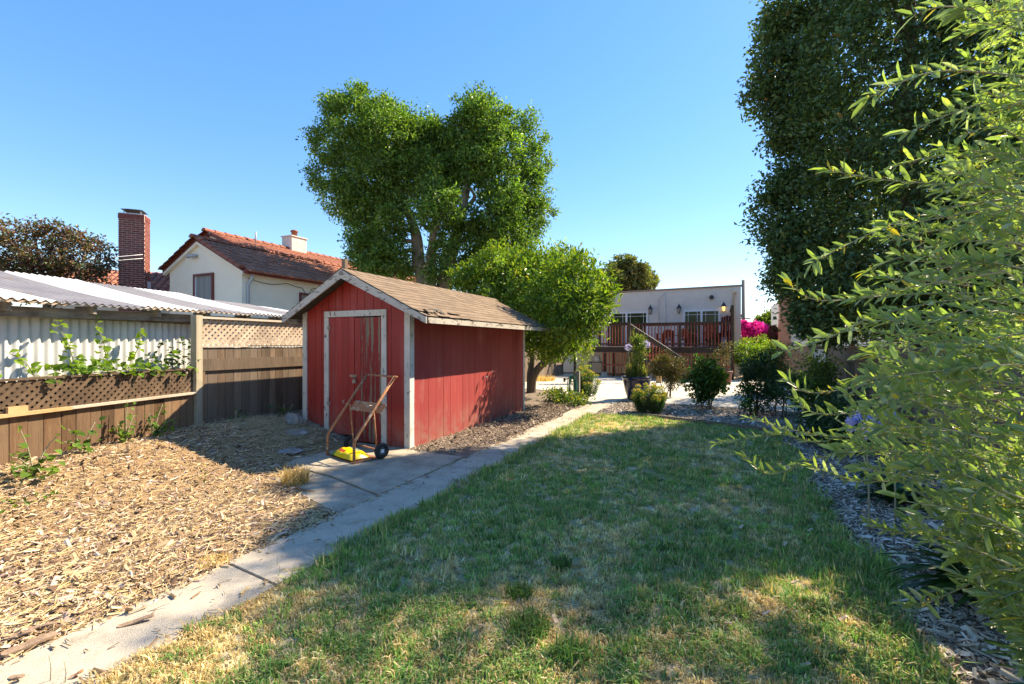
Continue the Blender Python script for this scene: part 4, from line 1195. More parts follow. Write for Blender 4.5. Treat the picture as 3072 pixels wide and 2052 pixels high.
# ================================================================== the deck
DY = 20.6
DXR = at(2197, 1000, Y=DY).x
DXL = -6.4
dk_ = thing('deck', ((DXL + DXR) / 2, DY + 1.5, 0), 'raised deck with dark brown rails and redwood balusters before the house', 'deck')
fl_ = sub('deck_floor', dk_, (-3, DY + 1.6, DZF))
x = DXL
M_dboard = mat('deck_board', (.20, .13, .10), (.28, .20, .16), 4, rough=.7, rand=.15)
y = DY + .02
while y < HY - .06:
    box('deck_board', DXL, DXR, y, y + .138, DZF - .035, DZF, M_dboard, fl_); y += .145
box('rim_joist', DXL, DXR + .04, DY - .045, DY - .002, DZF - .245, DZF - .004, M_brown, dk_)
box('rim_joist', DXR + .002, DXR + .04, DY + .0, HY - .1, DZF - .245, DZF - .037, M_brown, dk_)
RT = at(2050, 967, Y=DY).z
xst = at(1889, 1000, Y=DY).x
def railing(x0, x1, zt_):
    box('top_rail', x0, x1, DY - .075, DY + .045, zt_ - .045, zt_, M_brown, dk_)
    box('upper_rail', x0, x1, DY - .03, DY + .01, zt_ - .135, zt_ - .047, M_brown, dk_)
    box('bottom_rail', x0, x1, DY - .03, DY + .01, DZF + .09, DZF + .165, M_brown, dk_)
railing(xst + .05, DXR - .05, RT)
railing(DXL, xst - .05, RT + .04)
for xx, zt_ in ((DXR, at(2197, 916, Y=DY).z), (xst, RT + .03), (at(2040, 1000, Y=DY).x, RT - .05), (-5.0, RT), (DXL, RT)):
    box('rail_post', xx - .055, xx + .055, DY - .056, DY + .054, DZF - .2 if xx < DXR - .1 else -.05, zt_, M_brown, dk_)
x = DXL + .12
while x < DXR - .08:
    if min(abs(x - q_) for q_ in (DXR, xst, at(2040, 1000, Y=DY).x, -5.0)) > .075:
        box('baluster', x - .019, x + .019, DY - .068, DY - .031, DZF + .02, RT - .05, M_rail, dk_)
    x += .132
# skirt below the deck
x = at(1811, 1100, Y=DY).x
while x < DXR - .05:
    box('skirt_slat', x - .02, x + .02, DY - .085, DY - .048, .10, DZF - .25 , M_redwood, dk_); x += .138
box('skirt_rail', at(1805, 1100, Y=DY).x, DXR, DY - .046, DY - .02, .52, .58, M_redwood, dk_)
M_block = mat('pier_block', (.40, .38, .34), (.46, .44, .40), 4, rough=.9)
for u in (1815, 1960, 2120):
    xx = at(u, 1130, Y=DY).x
    mesh('pier_block', [(xx - .16, DY - .22, 0), (xx + .16, DY - .22, 0), (xx + .16, DY + .1, 0), (xx - .16, DY + .1, 0), (xx - .11, DY - .17, .22), (xx + .11, DY - .17, .22), (xx + .11, DY + .05, .22), (xx - .11, DY + .05, .22)], BF, M_block, dk_)
    box('deck_post', xx - .05, xx + .05, DY - .02, DY + .045, .222, DZF - .26, M_brown, dk_)
for xx in (-6.2, -4.4):
    box('deck_post', xx - .05, xx + .05, DY - .0, DY + .08, .0, DZF - .26, M_brown, dk_)
# privacy panel at the right end, running back to the wall
y = DY + .06
while y < HY - .1:
    zt_ = at(2197, 916, Y=DY).z - .06
    box('privacy_board', DXR - .02, DXR + .005, y, y + .135, DZF + .02, zt_, M_dpanel, dk_); y += .14
box('privacy_cap', DXR - .05, DXR + .05, DY + .056, HY - .05, zt_ + .002, zt_ + .05, M_brown, dk_)
# stairs down to the right, along the front of the deck
st = thing('deck_stairs', (-2.5, DY - .6, 0), 'wooden stairs with sloping handrail descending along the deck front', 'stairs')
hA, hB = at(1893, 972, Y=DY - .95), at(2042, 1068, Y=DY - .95)
slope = (hB.z - hA.z) / (hB.x - hA.x)
for i in range(7):
    xx = hA.x + .15 + i * .29; zt_ = DZF - (i + 1) * .178
    if zt_ > .05: box('tread', xx, xx + .30, DY - 1.0, DY - .10, zt_ - .04, zt_, M_redwood, st)
def sloped(name, za, y0, y1, h, m, x0=None, x1=None):
    x0 = hA.x if x0 is None else x0; x1 = hB.x + .1 if x1 is None else x1
    f = lambda x: hA.z + (x - hA.x) * slope + za
    prism_xz(name, [(x0, f(x0) - h), (x1, f(x1) - h), (x1, f(x1)), (x0, f(x0))], y0, y1, m, st)
M_sheen = mat('handrail_top_highlight', (.42, .38, .35), rough=.5)  # highlight along the rail's top edge, put into the colour
sloped('handrail', 0, DY - 1.02, DY - .94, .022, M_sheen)
sloped('rail_board', -.024, DY - 1.0, DY - .96, .19, M_brown)
sloped('stringer', -.98, DY - 1.02, DY - .97, .26, M_brown, hA.x + .1, hB.x - .1)
sloped('stringer', -.98, DY - .14, DY - .10, .26, M_brown, hA.x + .1, hB.x - .1)
x = hA.x + .1
while x < hB.x:
    f = hA.z + (x - hA.x) * slope
    box('stair_baluster', x - .019, x + .019, DY - .96, DY - .925, max(f - 1.05, .05), f - .1, M_redwood, st); x += .132
box('newel_post', hB.x + .06, hB.x + .16, DY - 1.04, DY - .94, 0, hB.z - .03, M_brown, st)
box('newel_post', hA.x - .12, hA.x - .02, DY - 1.04, DY - .94, 0, hA.z + .03, M_brown, st)
# furniture on the deck
M_redchair = mat('red_painted_wood', (.13, .024, .02), (.11, .02, .017), 5, rough=.5)
M_mahog = mat('dark_red_wood', (.12, .022, .018), (.16, .03, .024), 5, rough=.5)
def chair(u, y, rz, m, label, high=1.0, name='deck_chair'):
    p = at(u, 1000, Y=y)
    t = thing(name, (p.x, y, DZF), label, 'chair', None, rz)
    B = WM[t.name]
    def lb(nm, x0, x1, y0, y1, z0, z1, tilt=0):
        M = Matrix.Translation(((x0 + x1) / 2, (y0 + y1) / 2, (z0 + z1) / 2)) @ Matrix.Rotation(tilt, 4, 'X') @ Matrix.Diagonal((x1 - x0, y1 - y0, z1 - z0, 1))
        obox(nm, B @ M, m, t)
    for i in range(5): lb('seat_slat', -.25, .25, -.25 + i * .1, -.16 + i * .1, .36 + .0 * i, .385)
    for i in range(5): lb('back_slat', -.245 + i * .1, -.165 + i * .1, .26, .285, .40, .40 + .62 * high + .03 * (2 - abs(i - 2)), -.22)
    for sx in (-1, 1):
        lb('leg', sx * .26 - .03, sx * .26 + .03, -.28, -.21, 0, .58)
        lb('leg', sx * .26 - .03, sx * .26 + .03, .18, .25, 0, .58)
        lb('armrest', sx * .28 - .06, sx * .28 + .06, -.34, .30, .581, .605)
        lb('seat_rail', sx * .25 - .015, sx * .25 + .015, -.25, .27, .29, .355)
    lb('back_rail', -.26, .26, .288, .31, .62, .68, -.22)
chair(2135, DY + 1.1, R_(160), M_redchair, 'red slatted armchair left of the dark rocking chair on the deck')
chair(2172, DY + 1.3, R_(200), M_mahog, 'dark red high backed slatted chair beside the privacy panel', 1.45)
chair(1995, DY + 1.2, R_(215), M_redchair, 'red slatted armchair standing left on the deck near the conduits', .55)
chair(2062, DY + 1.2, R_(150), M_redchair, 'red slatted armchair in the middle of the deck before the right sliding door', .6)
tb = thing('deck_table', (at(2028, 1000, Y=DY + 1.6).x, DY + 1.6, DZF), 'low red slatted table between the two middle deck chairs', 'table')
tx = at(2028, 1000, Y=DY + 1.6).x
for i in range(5): box('top_slat', tx - .6, tx + .6, DY + 1.3 + i * .12, DY + 1.41 + i * .12, DZF + .50, DZF + .525, M_redchair, tb)
for sx in (-1, 1):
    for sy in (0, 1): box('leg', tx + sx * .52 - .025, tx + sx * .52 + .025, DY + 1.33 + sy * .48, DY + 1.38 + sy * .48, DZF, DZF + .498, M_redchair, tb)
# under the deck at the left: a rack with a white shade
rk = thing('storage_rack', (-6.0, DY + .7, 0), 'dark metal rack with a white lampshade below the deck', 'rack')
p = at(1790, 1100, Y=DY + .5)
for sx in (-.3, .3):
    for sy in (-.2, .2): box('leg', p.x + sx - .015, p.x + sx + .015, p.y + sy - .015, p.y + sy + .015, .018, .62, M_lant, rk)
box('shelf', p.x - .34, p.x + .34, p.y - .24, p.y + .24, .622, .645, M_lant, rk)
sh_ = MB().lathe([(.17, 0), (.11, .32)], (p.x + .02, p.y, .648), 16).build('lamp_shade', M_pvc, None, True)
tag(sh_, 'white tapered lampshade standing on the dark rack below the deck', 'lampshade')
# utility pole and wires beyond
M_pole = mat('utility_pole_wood', (.14, .115, .10), (.20, .165, .145), 6, rough=.9, stretch=(3, 3, .3))
p = at(2230, 1000, d=38)
pl = thing('utility_pole', (p.x, p.y, 0), 'thin grey utility pole right of the house', 'utility pole')
ztop = at(2230, 840, d=38).z
tube('shaft', [(p.x, p.y, -.1), (p.x, p.y, ztop)], [.17, .12], M_pole, pl, 10)
bar('crossarm', (p.x - .5, p.y, at(2230, 955, d=38).z), (p.x + .55, p.y, at(2230, 955, d=38).z - .02), .09, .09, M_pole, pl)
box('transformer_bracket', p.x - .3, p.x - .12, p.y - .1, p.y + .1, at(2230, 952, d=38).z, at(2230, 943, d=38).z, M_pole, pl)
# right neighbour's house: cream wall and brick chimney stack
rn = thing('right_neighbour_house', (6, 30, 0), 'cream house with brick chimney behind the dark evergreen tree', 'house')
p = at(2336, 900, Y=28)
M_btex, t_, p_, N_ = _m('brickwork')
bt = N_('ShaderNodeTexBrick'); bt.inputs['Scale'].default_value = 4.4; bt.inputs['Color1'].default_value = (.40, .14, .07, 1); bt.inputs['Color2'].default_value = (.30, .095, .05, 1); bt.inputs['Mortar'].default_value = (.45, .38, .30, 1)
bt.inputs['Mortar Size'].default_value = .018
mp_ = N_('ShaderNodeMapping'); mp_.inputs['Rotation'].default_value = (R_(90), 0, 0)
t_.links.new(N_('ShaderNodeNewGeometry').outputs[0], mp_.inputs[0]); t_.links.new(mp_.outputs[0], bt.inputs[0]); t_.links.new(bt.outputs[0], p_.inputs['Base Color'])
p_.inputs['Roughness'].default_value = .45
zb = at(2336, 850, Y=28).z
box('chimney_stack', p.x, p.x + .52, 27.7, 28.3, 0, zb, M_btex, rn)
box('chimney_cap', p.x - .06, p.x + .58, 27.64, 28.36, zb + .002, zb + .1, M_mortar, rn)
box('wall', p.x + .525, p.x + 9, 28.05, 38, 0, 4.2, M_stucco, rn)
box('roof_edge', p.x + .53, p.x + 9.2, 27.8, 28.045, 4.0, 4.2, M_gutter, rn)
window(rn, 'Y', p.x + .95, p.x + 1.35, 1.75, 2.6, 28.05, M_pvc, curtain=False)
# ================================================================== trees
def tree_leaves(parent, lobes, k, cl_r, L, W, cols, wts, m, shell=(.6, 1.0), name='crown', up=.35, out=.7, kind='diamond', jit=.18):
    P, O = crown_points(lobes, 0, cl_r, shell, k)
    n = len(P)
    D = norm(O * out + rdir(n) * .9 + np.array([0, 0, up]) * nrg.uniform(-.6, 1, (n, 1)))
    U = norm(O * .6 + np.array([0, 0, 1.0]) + rdir(n) * .55)
    c = pal(n, cols, wts, jit)
    # neighbouring leaves of one clump share a tone
    ct = np.repeat(nrg.lognormal(0, .2, (n // k, 1)), k, 0)
    c = np.clip(c * ct, .004, 1)
    LL = L * nrg.uniform(.65, 1.25, n)
    return leaves(name, P, D, U, LL, LL * (W / L), c, m, parent, kind)
def limb(parent, pts, r0, r1, m, name='branch', n=8):
    sp = smooth_pts(pts, 5)
    rr = [r0 + (r1 - r0) * (i / (len(sp) - 1)) for i in range(len(sp))]
    return tube(name, sp, rr, m, parent, n)

# ---- tall tree behind the shed (lobes read off the photograph, placed about its trunk)
TD = 16.0
def c5(x, y): return 900 + x / 2.529, 240 + y / 2.529
tall = thing('tall_tree', at(1270, 1100, d=TD, ).to_2d().to_3d(), 'tall bright green multi-stemmed tree rising behind the shed', 'tree')
LB = [(430, 380, 240, 0), (250, 170, 95, .4), (240, 260, 110, .2), (430, 130, 95, .2), (560, 200, 125, 0), (700, 240, 95, .3), (640, 430, 230, -.4), (760, 300, 120, .3), (170, 500, 105, .5), (120, 420, 60, .6), (140, 730, 85, .3), (260, 700, 170, .2),
      (330, 850, 150, .1), (560, 620, 200, -.6), (900, 330, 100, .4), (1035, 370, 85, .6), (900, 500, 170, .2), (1080, 520, 150, .7),
      (1330, 200, 130, .2), (1280, 300, 130, 0), (1400, 330, 200, -.2), (1480, 480, 200, -.3), (1260, 520, 180, 0), (1380, 620, 200, -.5), (1620, 350, 110, .5), (1720, 320, 80, .8), (1760, 450, 110, .8), (1740, 600, 150, .6),
      (1820, 700, 90, .8), (1800, 880, 120, .7), (1790, 1040, 125, .8), (1690, 780, 130, .3), (1660, 950, 150, .1), (1540, 850, 150, -.7), (1480, 1010, 170, -.6), (1550, 1180, 170, -.2), (1690, 1230, 130, .4),
      (1030, 860, 130, -1.6), (1050, 980, 150, -1.7), (960, 1010, 110, -1.5), (880, 720, 170, -.3), (690, 820, 160, -.2), (560, 920, 160, .0), (440, 990, 120, .3), (700, 960, 120, -.5), (520, 1120, 140, .1), (690, 1120, 90, -.5),
      (560, 1290, 150, -.1), (690, 1330, 120, -.6), (560, 1440, 140, 0), (1050, 1400, 130, -1.0), (1090, 1280, 80, -1.0), (1290, 1080, 130, -.3), (1330, 1230, 120, -.2), (1180, 700, 130, .4), (1450, 1330, 150, .2), (1650, 1390, 120, .4),
      (820, 1450, 100, .4), (1230, 1440, 120, .3),
      (1080, 470, 130, .5), (1000, 560, 160, .3), (1130, 620, 160, .4), (960, 430, 110, .2), (640, 1230, 100, -.3), (1120, 860, 120, .6), (450, 850, 120, -.3),
      (480, 1240, 125, .2), (620, 1390, 135, -.2), (480, 1390, 105, .3), (760, 1400, 105, -.3), (800, 1120, 85, -.4), (1110, 1170, 85, -.4), (1000, 680, 160, -.2), (780, 560, 160, -.3), (1150, 470, 120, .2), (1090, 400, 85, .3)]
lobes = []
for (x, y, r, dz) in LB:
    u, v = c5(x, y)
    q = at(u, v, d=TD + dz)
    rr = r * .9 / 2.529 * TD / F_PX
    lobes.append((q.x, q.y, q.z, rr, rr, rr * 1.05, max(7, int(40 * rr * rr / .5))))
    if r > 115:                                     # the crown's back half
        q2 = at(u, v, d=TD + dz + 1.5 + rnd.random() * 1.5); q2 = Vector((q2.x, q2.y, min(q2.z, q.z + .2)))
        lobes.append((q2.x, q2.y, q2.z, rr, rr, rr, max(5, int(19 * rr * rr / .5))))
tree_leaves(tall, lobes, 56, .16, .13, .06, [(.12, .215, .042), (.16, .255, .05), (.08, .155, .034), (.23, .30, .08), (.05, .105, .028)], [.34, .24, .22, .10, .10], M_leaf, (.45, 1.03))
b0 = at(1275, 1100, d=TD + .2); b0.z = 0
def cpt(x, y, dz=0): u, v = c5(x, y); return at(u, v, d=TD + dz)
limb(tall, [b0, cpt(940, 1560, .2), cpt(900, 1400, .1), cpt(885, 1200, 0), cpt(830, 1020, 0), cpt(700, 700, 0), cpt(560, 350, 0)], .34, .05, M_bark2, 'trunk')
limb(tall, [b0 + Vector((.15, -.1, 0)), cpt(990, 1500, -.3), cpt(1000, 1300, -.6), cpt(1015, 1120, -.9), cpt(1040, 900, -1.2)], .26, .05, M_bark2, 'trunk')
limb(tall, [b0 + Vector((.3, .1, 0)), cpt(1100, 1500, 0), cpt(1160, 1260, 0), cpt(1210, 1080, 0), cpt(1255, 880, .1), cpt(1330, 500, 0), cpt(1380, 280, 0)], .30, .05, M_bark2, 'trunk')
for pts in ([(885, 1230, 0), (760, 1215, -.2), (650, 1210, -.3)], [(1255, 980, 0), (1320, 900, -.3), (1310, 850, -.4), (1250, 800, -.5)], [(1000, 1160, -.8), (1050, 1110, -1), (1080, 1000, -1.4)], [(880, 1280, 0), (790, 1290, -.2), (770, 1220, -.2)],
            [(1170, 1250, 0), (1350, 1150, -.2), (1500, 1000, -.3)], [(1330, 560, 0), (1550, 450, .3), (1740, 500, .6)], [(830, 1020, 0), (500, 900, .2), (250, 720, .3)], [(1210, 1080, 0), (1500, 1080, .3), (1780, 980, .6)]):
    limb(tall, [cpt(*p) for p in pts], .09, .03, M_bark2, 'branch', 6)

# ---- citrus tree between shed and patio
cit = thing('citrus_tree', (-5.3, 13.0, 0), 'round citrus tree with glossy leaves leaning over the far end of the shed', 'tree')
CD = 13.0
CL = [(1440, 850, 70, .6), (1400, 840, 45, .4), (1480, 790, 60, .5), (1530, 800, 75, .3), (1560, 880, 110, -.3), (1600, 830, 75, .2), (1640, 800, 70, .4), (1690, 790, 50, .6), (1720, 830, 75, .2), (1755, 830, 52, .4), (1790, 860, 45, .5), (1800, 900, 42, .5), (1805, 930, 32, .4),
      (1690, 890, 110, -.6), (1620, 930, 110, -.7), (1740, 915, 78, -.2), (1770, 970, 52, .1), (1720, 975, 75, -.5), (1660, 1000, 80, -.6), (1700, 1020, 48, -.3), (1640, 1040, 45, -.3), (1610, 1010, 60, -.3), (1480, 880, 80, .5), (1380, 870, 35, .6)]
lobes = []
for (u, v, r, dz) in CL:
    dq = CD + dz - 3.2 * min(max((u - 1630) / 120, 0), 1); q = at(u, v, d=dq); rr = r * dq / F_PX * .9
    lobes.append((q.x, q.y, q.z, rr, rr, rr, max(9, int(46 * rr * rr / .3))))
    if r > 58:
        q = at(u, v, d=dq + .7 + rnd.random() * .8)
        lobes.append((q.x, q.y, q.z - .1, rr, rr, rr, max(6, int(22 * rr * rr / .3))))
tree_leaves(cit, lobes, 26, .13, .125, .052, [(.17, .29, .045), (.23, .35, .05), (.09, .185, .035), (.30, .38, .07), (.40, .36, .06)], [.36, .24, .27, .11, .02], M_glossleaf, (.45, 1.05), up=.8, out=.8)
limb(cit, [(-5.3, 13.0, -.05), at(1600, 1130, d=13.9), at(1625, 1095, d=13.7), at(1665, 1065, d=12.9), at(1710, 1010, d=11.4), at(1740, 920, d=10.4)], .15, .05, M_bark, 'trunk')
limb(cit, [(-5.35, 13.05, -.05), at(1590, 1120, d=14.0), at(1597, 1070, d=13.9), at(1580, 1000, d=13.7), at(1590, 920, d=13.4)], .12, .04, M_bark, 'trunk')
for a, b in (((1665, 1065, 12.9), (1700, 940, 10.8)), ((1625, 1095, 13.7), (1640, 960, 12.9)), ((1580, 1000, 13.7), (1500, 880, 13.6)), ((1700, 1020, 11.6), (1800, 950, 10.2)), ((1590, 920, 13.4), (1560, 830, 13.2))):
    pa, pb = at(a[0], a[1], d=a[2]), at(b[0], b[1], d=b[2])
    limb(cit, [pa, (pa + pb) / 2 + Vector((0, 0, .1)), pb], .05, .02, M_bark, 'branch', 6)

# ---- dark evergreens along the right fence
def column(parent, cx, cy, r, z0, z1, n, k, seed, prof, left_bias=None):
    rg = np.random.default_rng(seed)
    a = rg.uniform(0, 2 * np.pi, n); t = rg.random(n)
    z = z0 + (z1 - z0) * t
    rr = r * prof(t) * (1 + .20 * (vnoise(a * 1.2 + seed, z * .7, 1.0, seed) - .5) * 2 + .20 * (vnoise(a * 3.2 + seed, z * 1.9, 1.0, seed + 3) - .5) * 2)
    rr = rr * np.clip(1 - np.abs(rg.normal(0, .13, n)), .35, 1)
    O = np.stack([np.cos(a), np.sin(a), np.full(n, .15)], 1)
    cc = np.stack([cx + rr * np.cos(a), cy + rr * np.sin(a), z], 1)
    kp = rg.random(n) < np.where(t > .62, .62, 1.0); cc, O, n = cc[kp], O[kp], int(kp.sum())
    P = np.repeat(cc, k, 0) + rg.normal(0, .14, (n * k, 3)) * np.array([1, 1, .8])
    O = norm(np.repeat(O, k, 0))
    return P, O
def evergreen(name, cx, cy, r, z0, z1, n, k, seed, label, prof, extra=None):
    t = thing(name, (cx, cy, 0), label, 'tree', 'dark evergreens along the right fence')
    P, O = column(t, cx, cy, r, z0, z1, n, k, seed, prof)
    if extra:
        P2, O2 = crown_points(extra, 0, .12, (.4, 1.05), k)
        P = np.concatenate([P, P2]); O = np.concatenate([O, O2])
    n_ = len(P)
    D = norm(O * .6 + rdir(n_) * .95 + np.array([0, 0, .25])); U = norm(O * .7 + np.array([0, 0, .8]) + rdir(n_) * .5)
    c = pal(n_, [(.085, .155, .065), (.065, .125, .052), (.115, .185, .065), (.145, .185, .06), (.20, .14, .05)], [.38, .30, .20, .10, .02], .2)
    c = c * np.repeat(nrg.normal(1, .13, (n_ // k, 1)), k, 0)[:n_]
    LL = .092 * nrg.uniform(.65, 1.3, n_)
    leaves('crown', P, D, U, LL, LL * .58, np.clip(c, .004, 1), M_darkleaf, t)
    limb(t, [(cx, cy, -.1), (cx + .05, cy, 2), (cx - .05, cy + .1, z1 * .6), (cx, cy, z1 * .9)], .24, .05, M_bark, 'trunk')
    for i in range(9):
        a = i * 2.4; z = z0 + (z1 - z0) * (.12 + .08 * i)
        limb(t, [(cx, cy, z - .6), (cx + r * .4 * math.cos(a), cy + r * .4 * math.sin(a), z - .2), (cx + r * .85 * math.cos(a), cy + r * .85 * math.sin(a), z + .2)], .07, .02, M_bark, 'branch', 6)
    return t
profA = lambda t: np.clip(np.sin(np.pi * np.clip(t * .80 + .20, 0, 1)) ** .45, .1, 1) * (1 - .0 * t)
ex = []
for (u, v, rpx, dd_) in ((2300, 300, 45, 8.9), (2330, 210, 65, 8.9), (2360, 100, 75, 8.9), (2390, 10, 80, 8.8), (2360, 390, 55, 8.8), (2370, 560, 42, 8.8), (2370, 700, 42, 8.8), (2370, 840, 38, 8.7), (2420, 950, 38, 8.4), (2480, 985, 40, 8.2), (2400, 780, 60, 8.4)):
    q = at(u, v, d=dd_); rr = rpx * dd_ / F_PX
    ex.append((q.x, q.y, q.z, rr, rr, rr, int(20 + rr * 90)))
ex += [(4.55, 9.2, 9.3, 1.4, 1.3, 1.1, 55), (4.0, 9.8, 9.3, 1.0, 1.0, 1.0, 36), (5.2, 9.4, 9.0, .9, .9, .9, 30)]  # unseen upper lobes, added to cast shade on the near lawn
evergreen('evergreen_tree', 3.1, 10.3, 2.15, 1.7, 9.5, 4200, 34, 5, 'tall dense dark evergreen tree beside the right fence, its left edge against the sky', profA, ex)
evergreen('evergreen_tree', 4.6, 16.4, 2.3, 1.6, 7.8, 1300, 30, 13, 'third dark evergreen, hidden behind the tall one near the patio', profA)
evergreen('evergreen_tree', 5.2, 8.0, 2.35, 1.0, 5.7, 2600, 34, 9, 'second dark evergreen, behind the olive branches at the right edge', profA)

# ---- plum with dark red leaves over the lean-to
plum = thing('plum_tree', at(140, 1000, d=13).to_2d().to_3d(), 'dark reddish plum tree above the corrugated roof at the left', 'tree')
lobes = []
for (u, v, r, dz) in ((30, 760, 75, 0), (100, 760, 85, 0), (170, 770, 75, .2), (230, 780, 70, 0), (280, 760, 45, .2), (60, 830, 90, .2), (160, 840, 80, .2), (250, 840, 65, .2), (300, 800, 28, .4), (-60, 760, 90, .2), (-60, 850, 90, .3), (110, 690, 30, .3), (15, 680, 25, .3), (160, 690, 25, .2), (200, 700, 25, .2), (235, 715, 18, .2), (295, 745, 20, .3)):
    q = at(u, v, d=13 + dz); rr = r * 13 / F_PX * .95
    lobes.append((q.x, q.y, q.z, rr, rr, rr, max(7, int(26 * rr * rr / .3))))
tree_leaves(plum, lobes, 30, .13, .10, .06, [(.14, .075, .06), (.19, .095, .055), (.12, .13, .055), (.16, .17, .07), (.30, .13, .08)], [.30, .22, .22, .18, .08], M_darkleaf, (.4, 1.05))
q = at(140, 1000, d=13.2); q.z = -.1
limb(plum, [q, at(140, 900, d=13.2), at(120, 800, d=13), at(100, 690, d=13.2)], .13, .02, M_bark, 'trunk')
for (u, v) in ((20, 690), (210, 710), (270, 770), (10, 800), (160, 700)): limb(plum, [at(138, 890, d=13.2), at((138 + u) / 2, (890 + v) / 2 - 10, d=13.1), at(u, v, d=13)], .05, .012, M_bark, 'branch', 6)

# ---- far trees
def far_tree(name, lob, d, L, cols, label, m, wts=None, k=24, dens=1.0):
    u0 = sum(l[0] for l in lob) / len(lob)
    t = thing(name, at(u0, 1000, d=d).to_2d().to_3d(), label, 'tree')
    lobes = []
    for (u, v, r) in lob:
        q = at(u, v, d=d + rnd.uniform(-1, 1)); rr = r * d / F_PX
        lobes.append((q.x, q.y, q.z, rr, rr, rr, max(8, int(40 * dens))))
    tree_leaves(t, lobes, k, lobes[0][3] * .16, L, L * .5, cols, wts, m, (.4, 1.05))
    b = at(u0, 1000, d=d); b.z = -.1
    top = at(u0, min(l[1] for l in lob) + 20, d=d)
    limb(t, [b, (b + top) / 2, top], .05 * d / 10, .02, M_bark, 'trunk')
    for (u, v, r) in lob[:5]: limb(t, [(b + top) / 2, at(u, v, d=d)], .03 * d / 10, .01, M_bark, 'branch', 5)
    return t
far_tree('cedar_tree', [(1862, 800, 30), (1890, 810, 34), (1920, 830, 32), (1945, 845, 22), (1835, 830, 30), (1860, 850, 36), (1900, 860, 36), (1935, 865, 25), (1830, 870, 30)], 42, .36, [(.12, .15, .05), (.17, .17, .055), (.07, .10, .04), (.20, .17, .06)], 'olive green tree rising above the roof of the house', M_darkleaf, None, 24, 1.3)
far_tree('street_tree', [(2290, 970, 22), (2315, 960, 24), (2330, 985, 25), (2270, 990, 16), (2345, 965, 25)], 36, .28, [(.16, .22, .04), (.20, .25, .05), (.10, .16, .03)], 'yellow green tree behind the magenta bougainvillea', M_leaf, None, 24, 1.2)
far_tree('bougainvillea', [(2250, 1000, 24), (2275, 990, 22), (2290, 1000, 24), (2235, 985, 14), (2225, 975, 9), (2305, 1010, 18), (2262, 1010, 20)], 27, .13, [(.72, .035, .34), (.80, .07, .44), (.60, .02, .26)], 'magenta bougainvillea in flower beside the house', M_flower, None, 40, 1.2)['category'] = 'bougainvillea'
far_tree('green_hedge', [(2240, 1050, 32), (2275, 1045, 34), (2300, 1060, 24), (2250, 1085, 34), (2285, 1090, 34), (2225, 1075, 18), (2305, 1100, 20)], 19.5, .085, [(.22, .36, .05), (.28, .42, .06), (.15, .27, .04)], 'bright green leafy shrub below the bougainvillea', M_glossleaf, None, 34, 1.4)['category'] = 'shrub'
far_tree('red_leaf_shrub', [(2318, 1005, 14), (2322, 990, 10), (2325, 1015, 12)], 25, .09, [(.10, .045, .05), (.14, .06, .05)], 'dark red shrub right of the bougainvillea', M_darkleaf, None, 26, .8)['category'] = 'shrub'
# ================================================================== garden plants in the beds
def bush(name, x, y, label, lobes, L, W, cols, wts=None, stems=4, m=None, k=16, cl=.05, z0=0.02, dens=1.0, cat='shrub', spread=.10, kind='diamond', up=.5):
    t = thing(name, (x, y, z0), label, cat)
    lb = []
    for (a, b, c, r) in lobes:
        r_ = r * rnd.uniform(.82, 1.15)
        lb.append((x + a + rnd.uniform(-.04, .04), y + b, c, r_, r_, r_ * rnd.uniform(.8, 1.2), max(6, int(23 * dens * (r / .2) ** 2))))
    for i in range(9):                       # loose shoots that break the outline
        a, b, c, r = rnd.choice(lobes)
        dv = rdir(1)[0]; dv[2] = abs(dv[2]) * .9 + .25
        for s_ in (.9, 1.15, 1.4):
            lb.append((x + a + dv[0] * r * s_, y + b + dv[1] * r * s_, max(c + dv[2] * r * s_, z0 + .05), .03, .03, .05, 1))
    tree_leaves(t, lb, k, cl * 1.15, L, W, cols, wts, m or M_leaf, (.2, 1.08), 'foliage', up, .8, kind, .24)
    for i in range(stems):
        a, b, c, r = lobes[i % len(lobes)]
        an = i * 2.4
        limb(t, [(x + spread * math.cos(an), y + spread * math.sin(an), z0 - .04), (x + a * .4 + spread * 1.1 * math.cos(an), y + b * .4 + spread * math.sin(an), z0 + (c - z0) * .5), (x + a, y + b, c)], .016, .006, M_bark, 'stem', 6)
    return t
GB = [(.05, .15, .03), (.035, .10, .025), (.08, .19, .035), (.10, .17, .03)]
DG = [(.035, .085, .035), (.025, .06, .026), (.05, .11, .04)]
def rq(u, v, y): p = at(u, v, Y=y); return p
# rounded shrub with bare feet in the middle of the bed
p = at(2118, 1228, z=.02); s = -p.x * SN + p.y * CS
bush('leafy_shrub', p.x, p.y, 'upright bright green shrub in the middle of the mulch bed', [(0, 0, .82, .26), (-.18, .05, .74, .20), (.2, 0, .76, .20), (0, .05, 1.0, .17), (.3, -.05, .62, .14), (-.08, -.05, .5, .2), (.1, .05, .42, .18), (-.02, .0, .28, .14), (-.28, 0, .6, .12)], .095, .05, GB, None, 6, M_glossleaf, 16, .06)
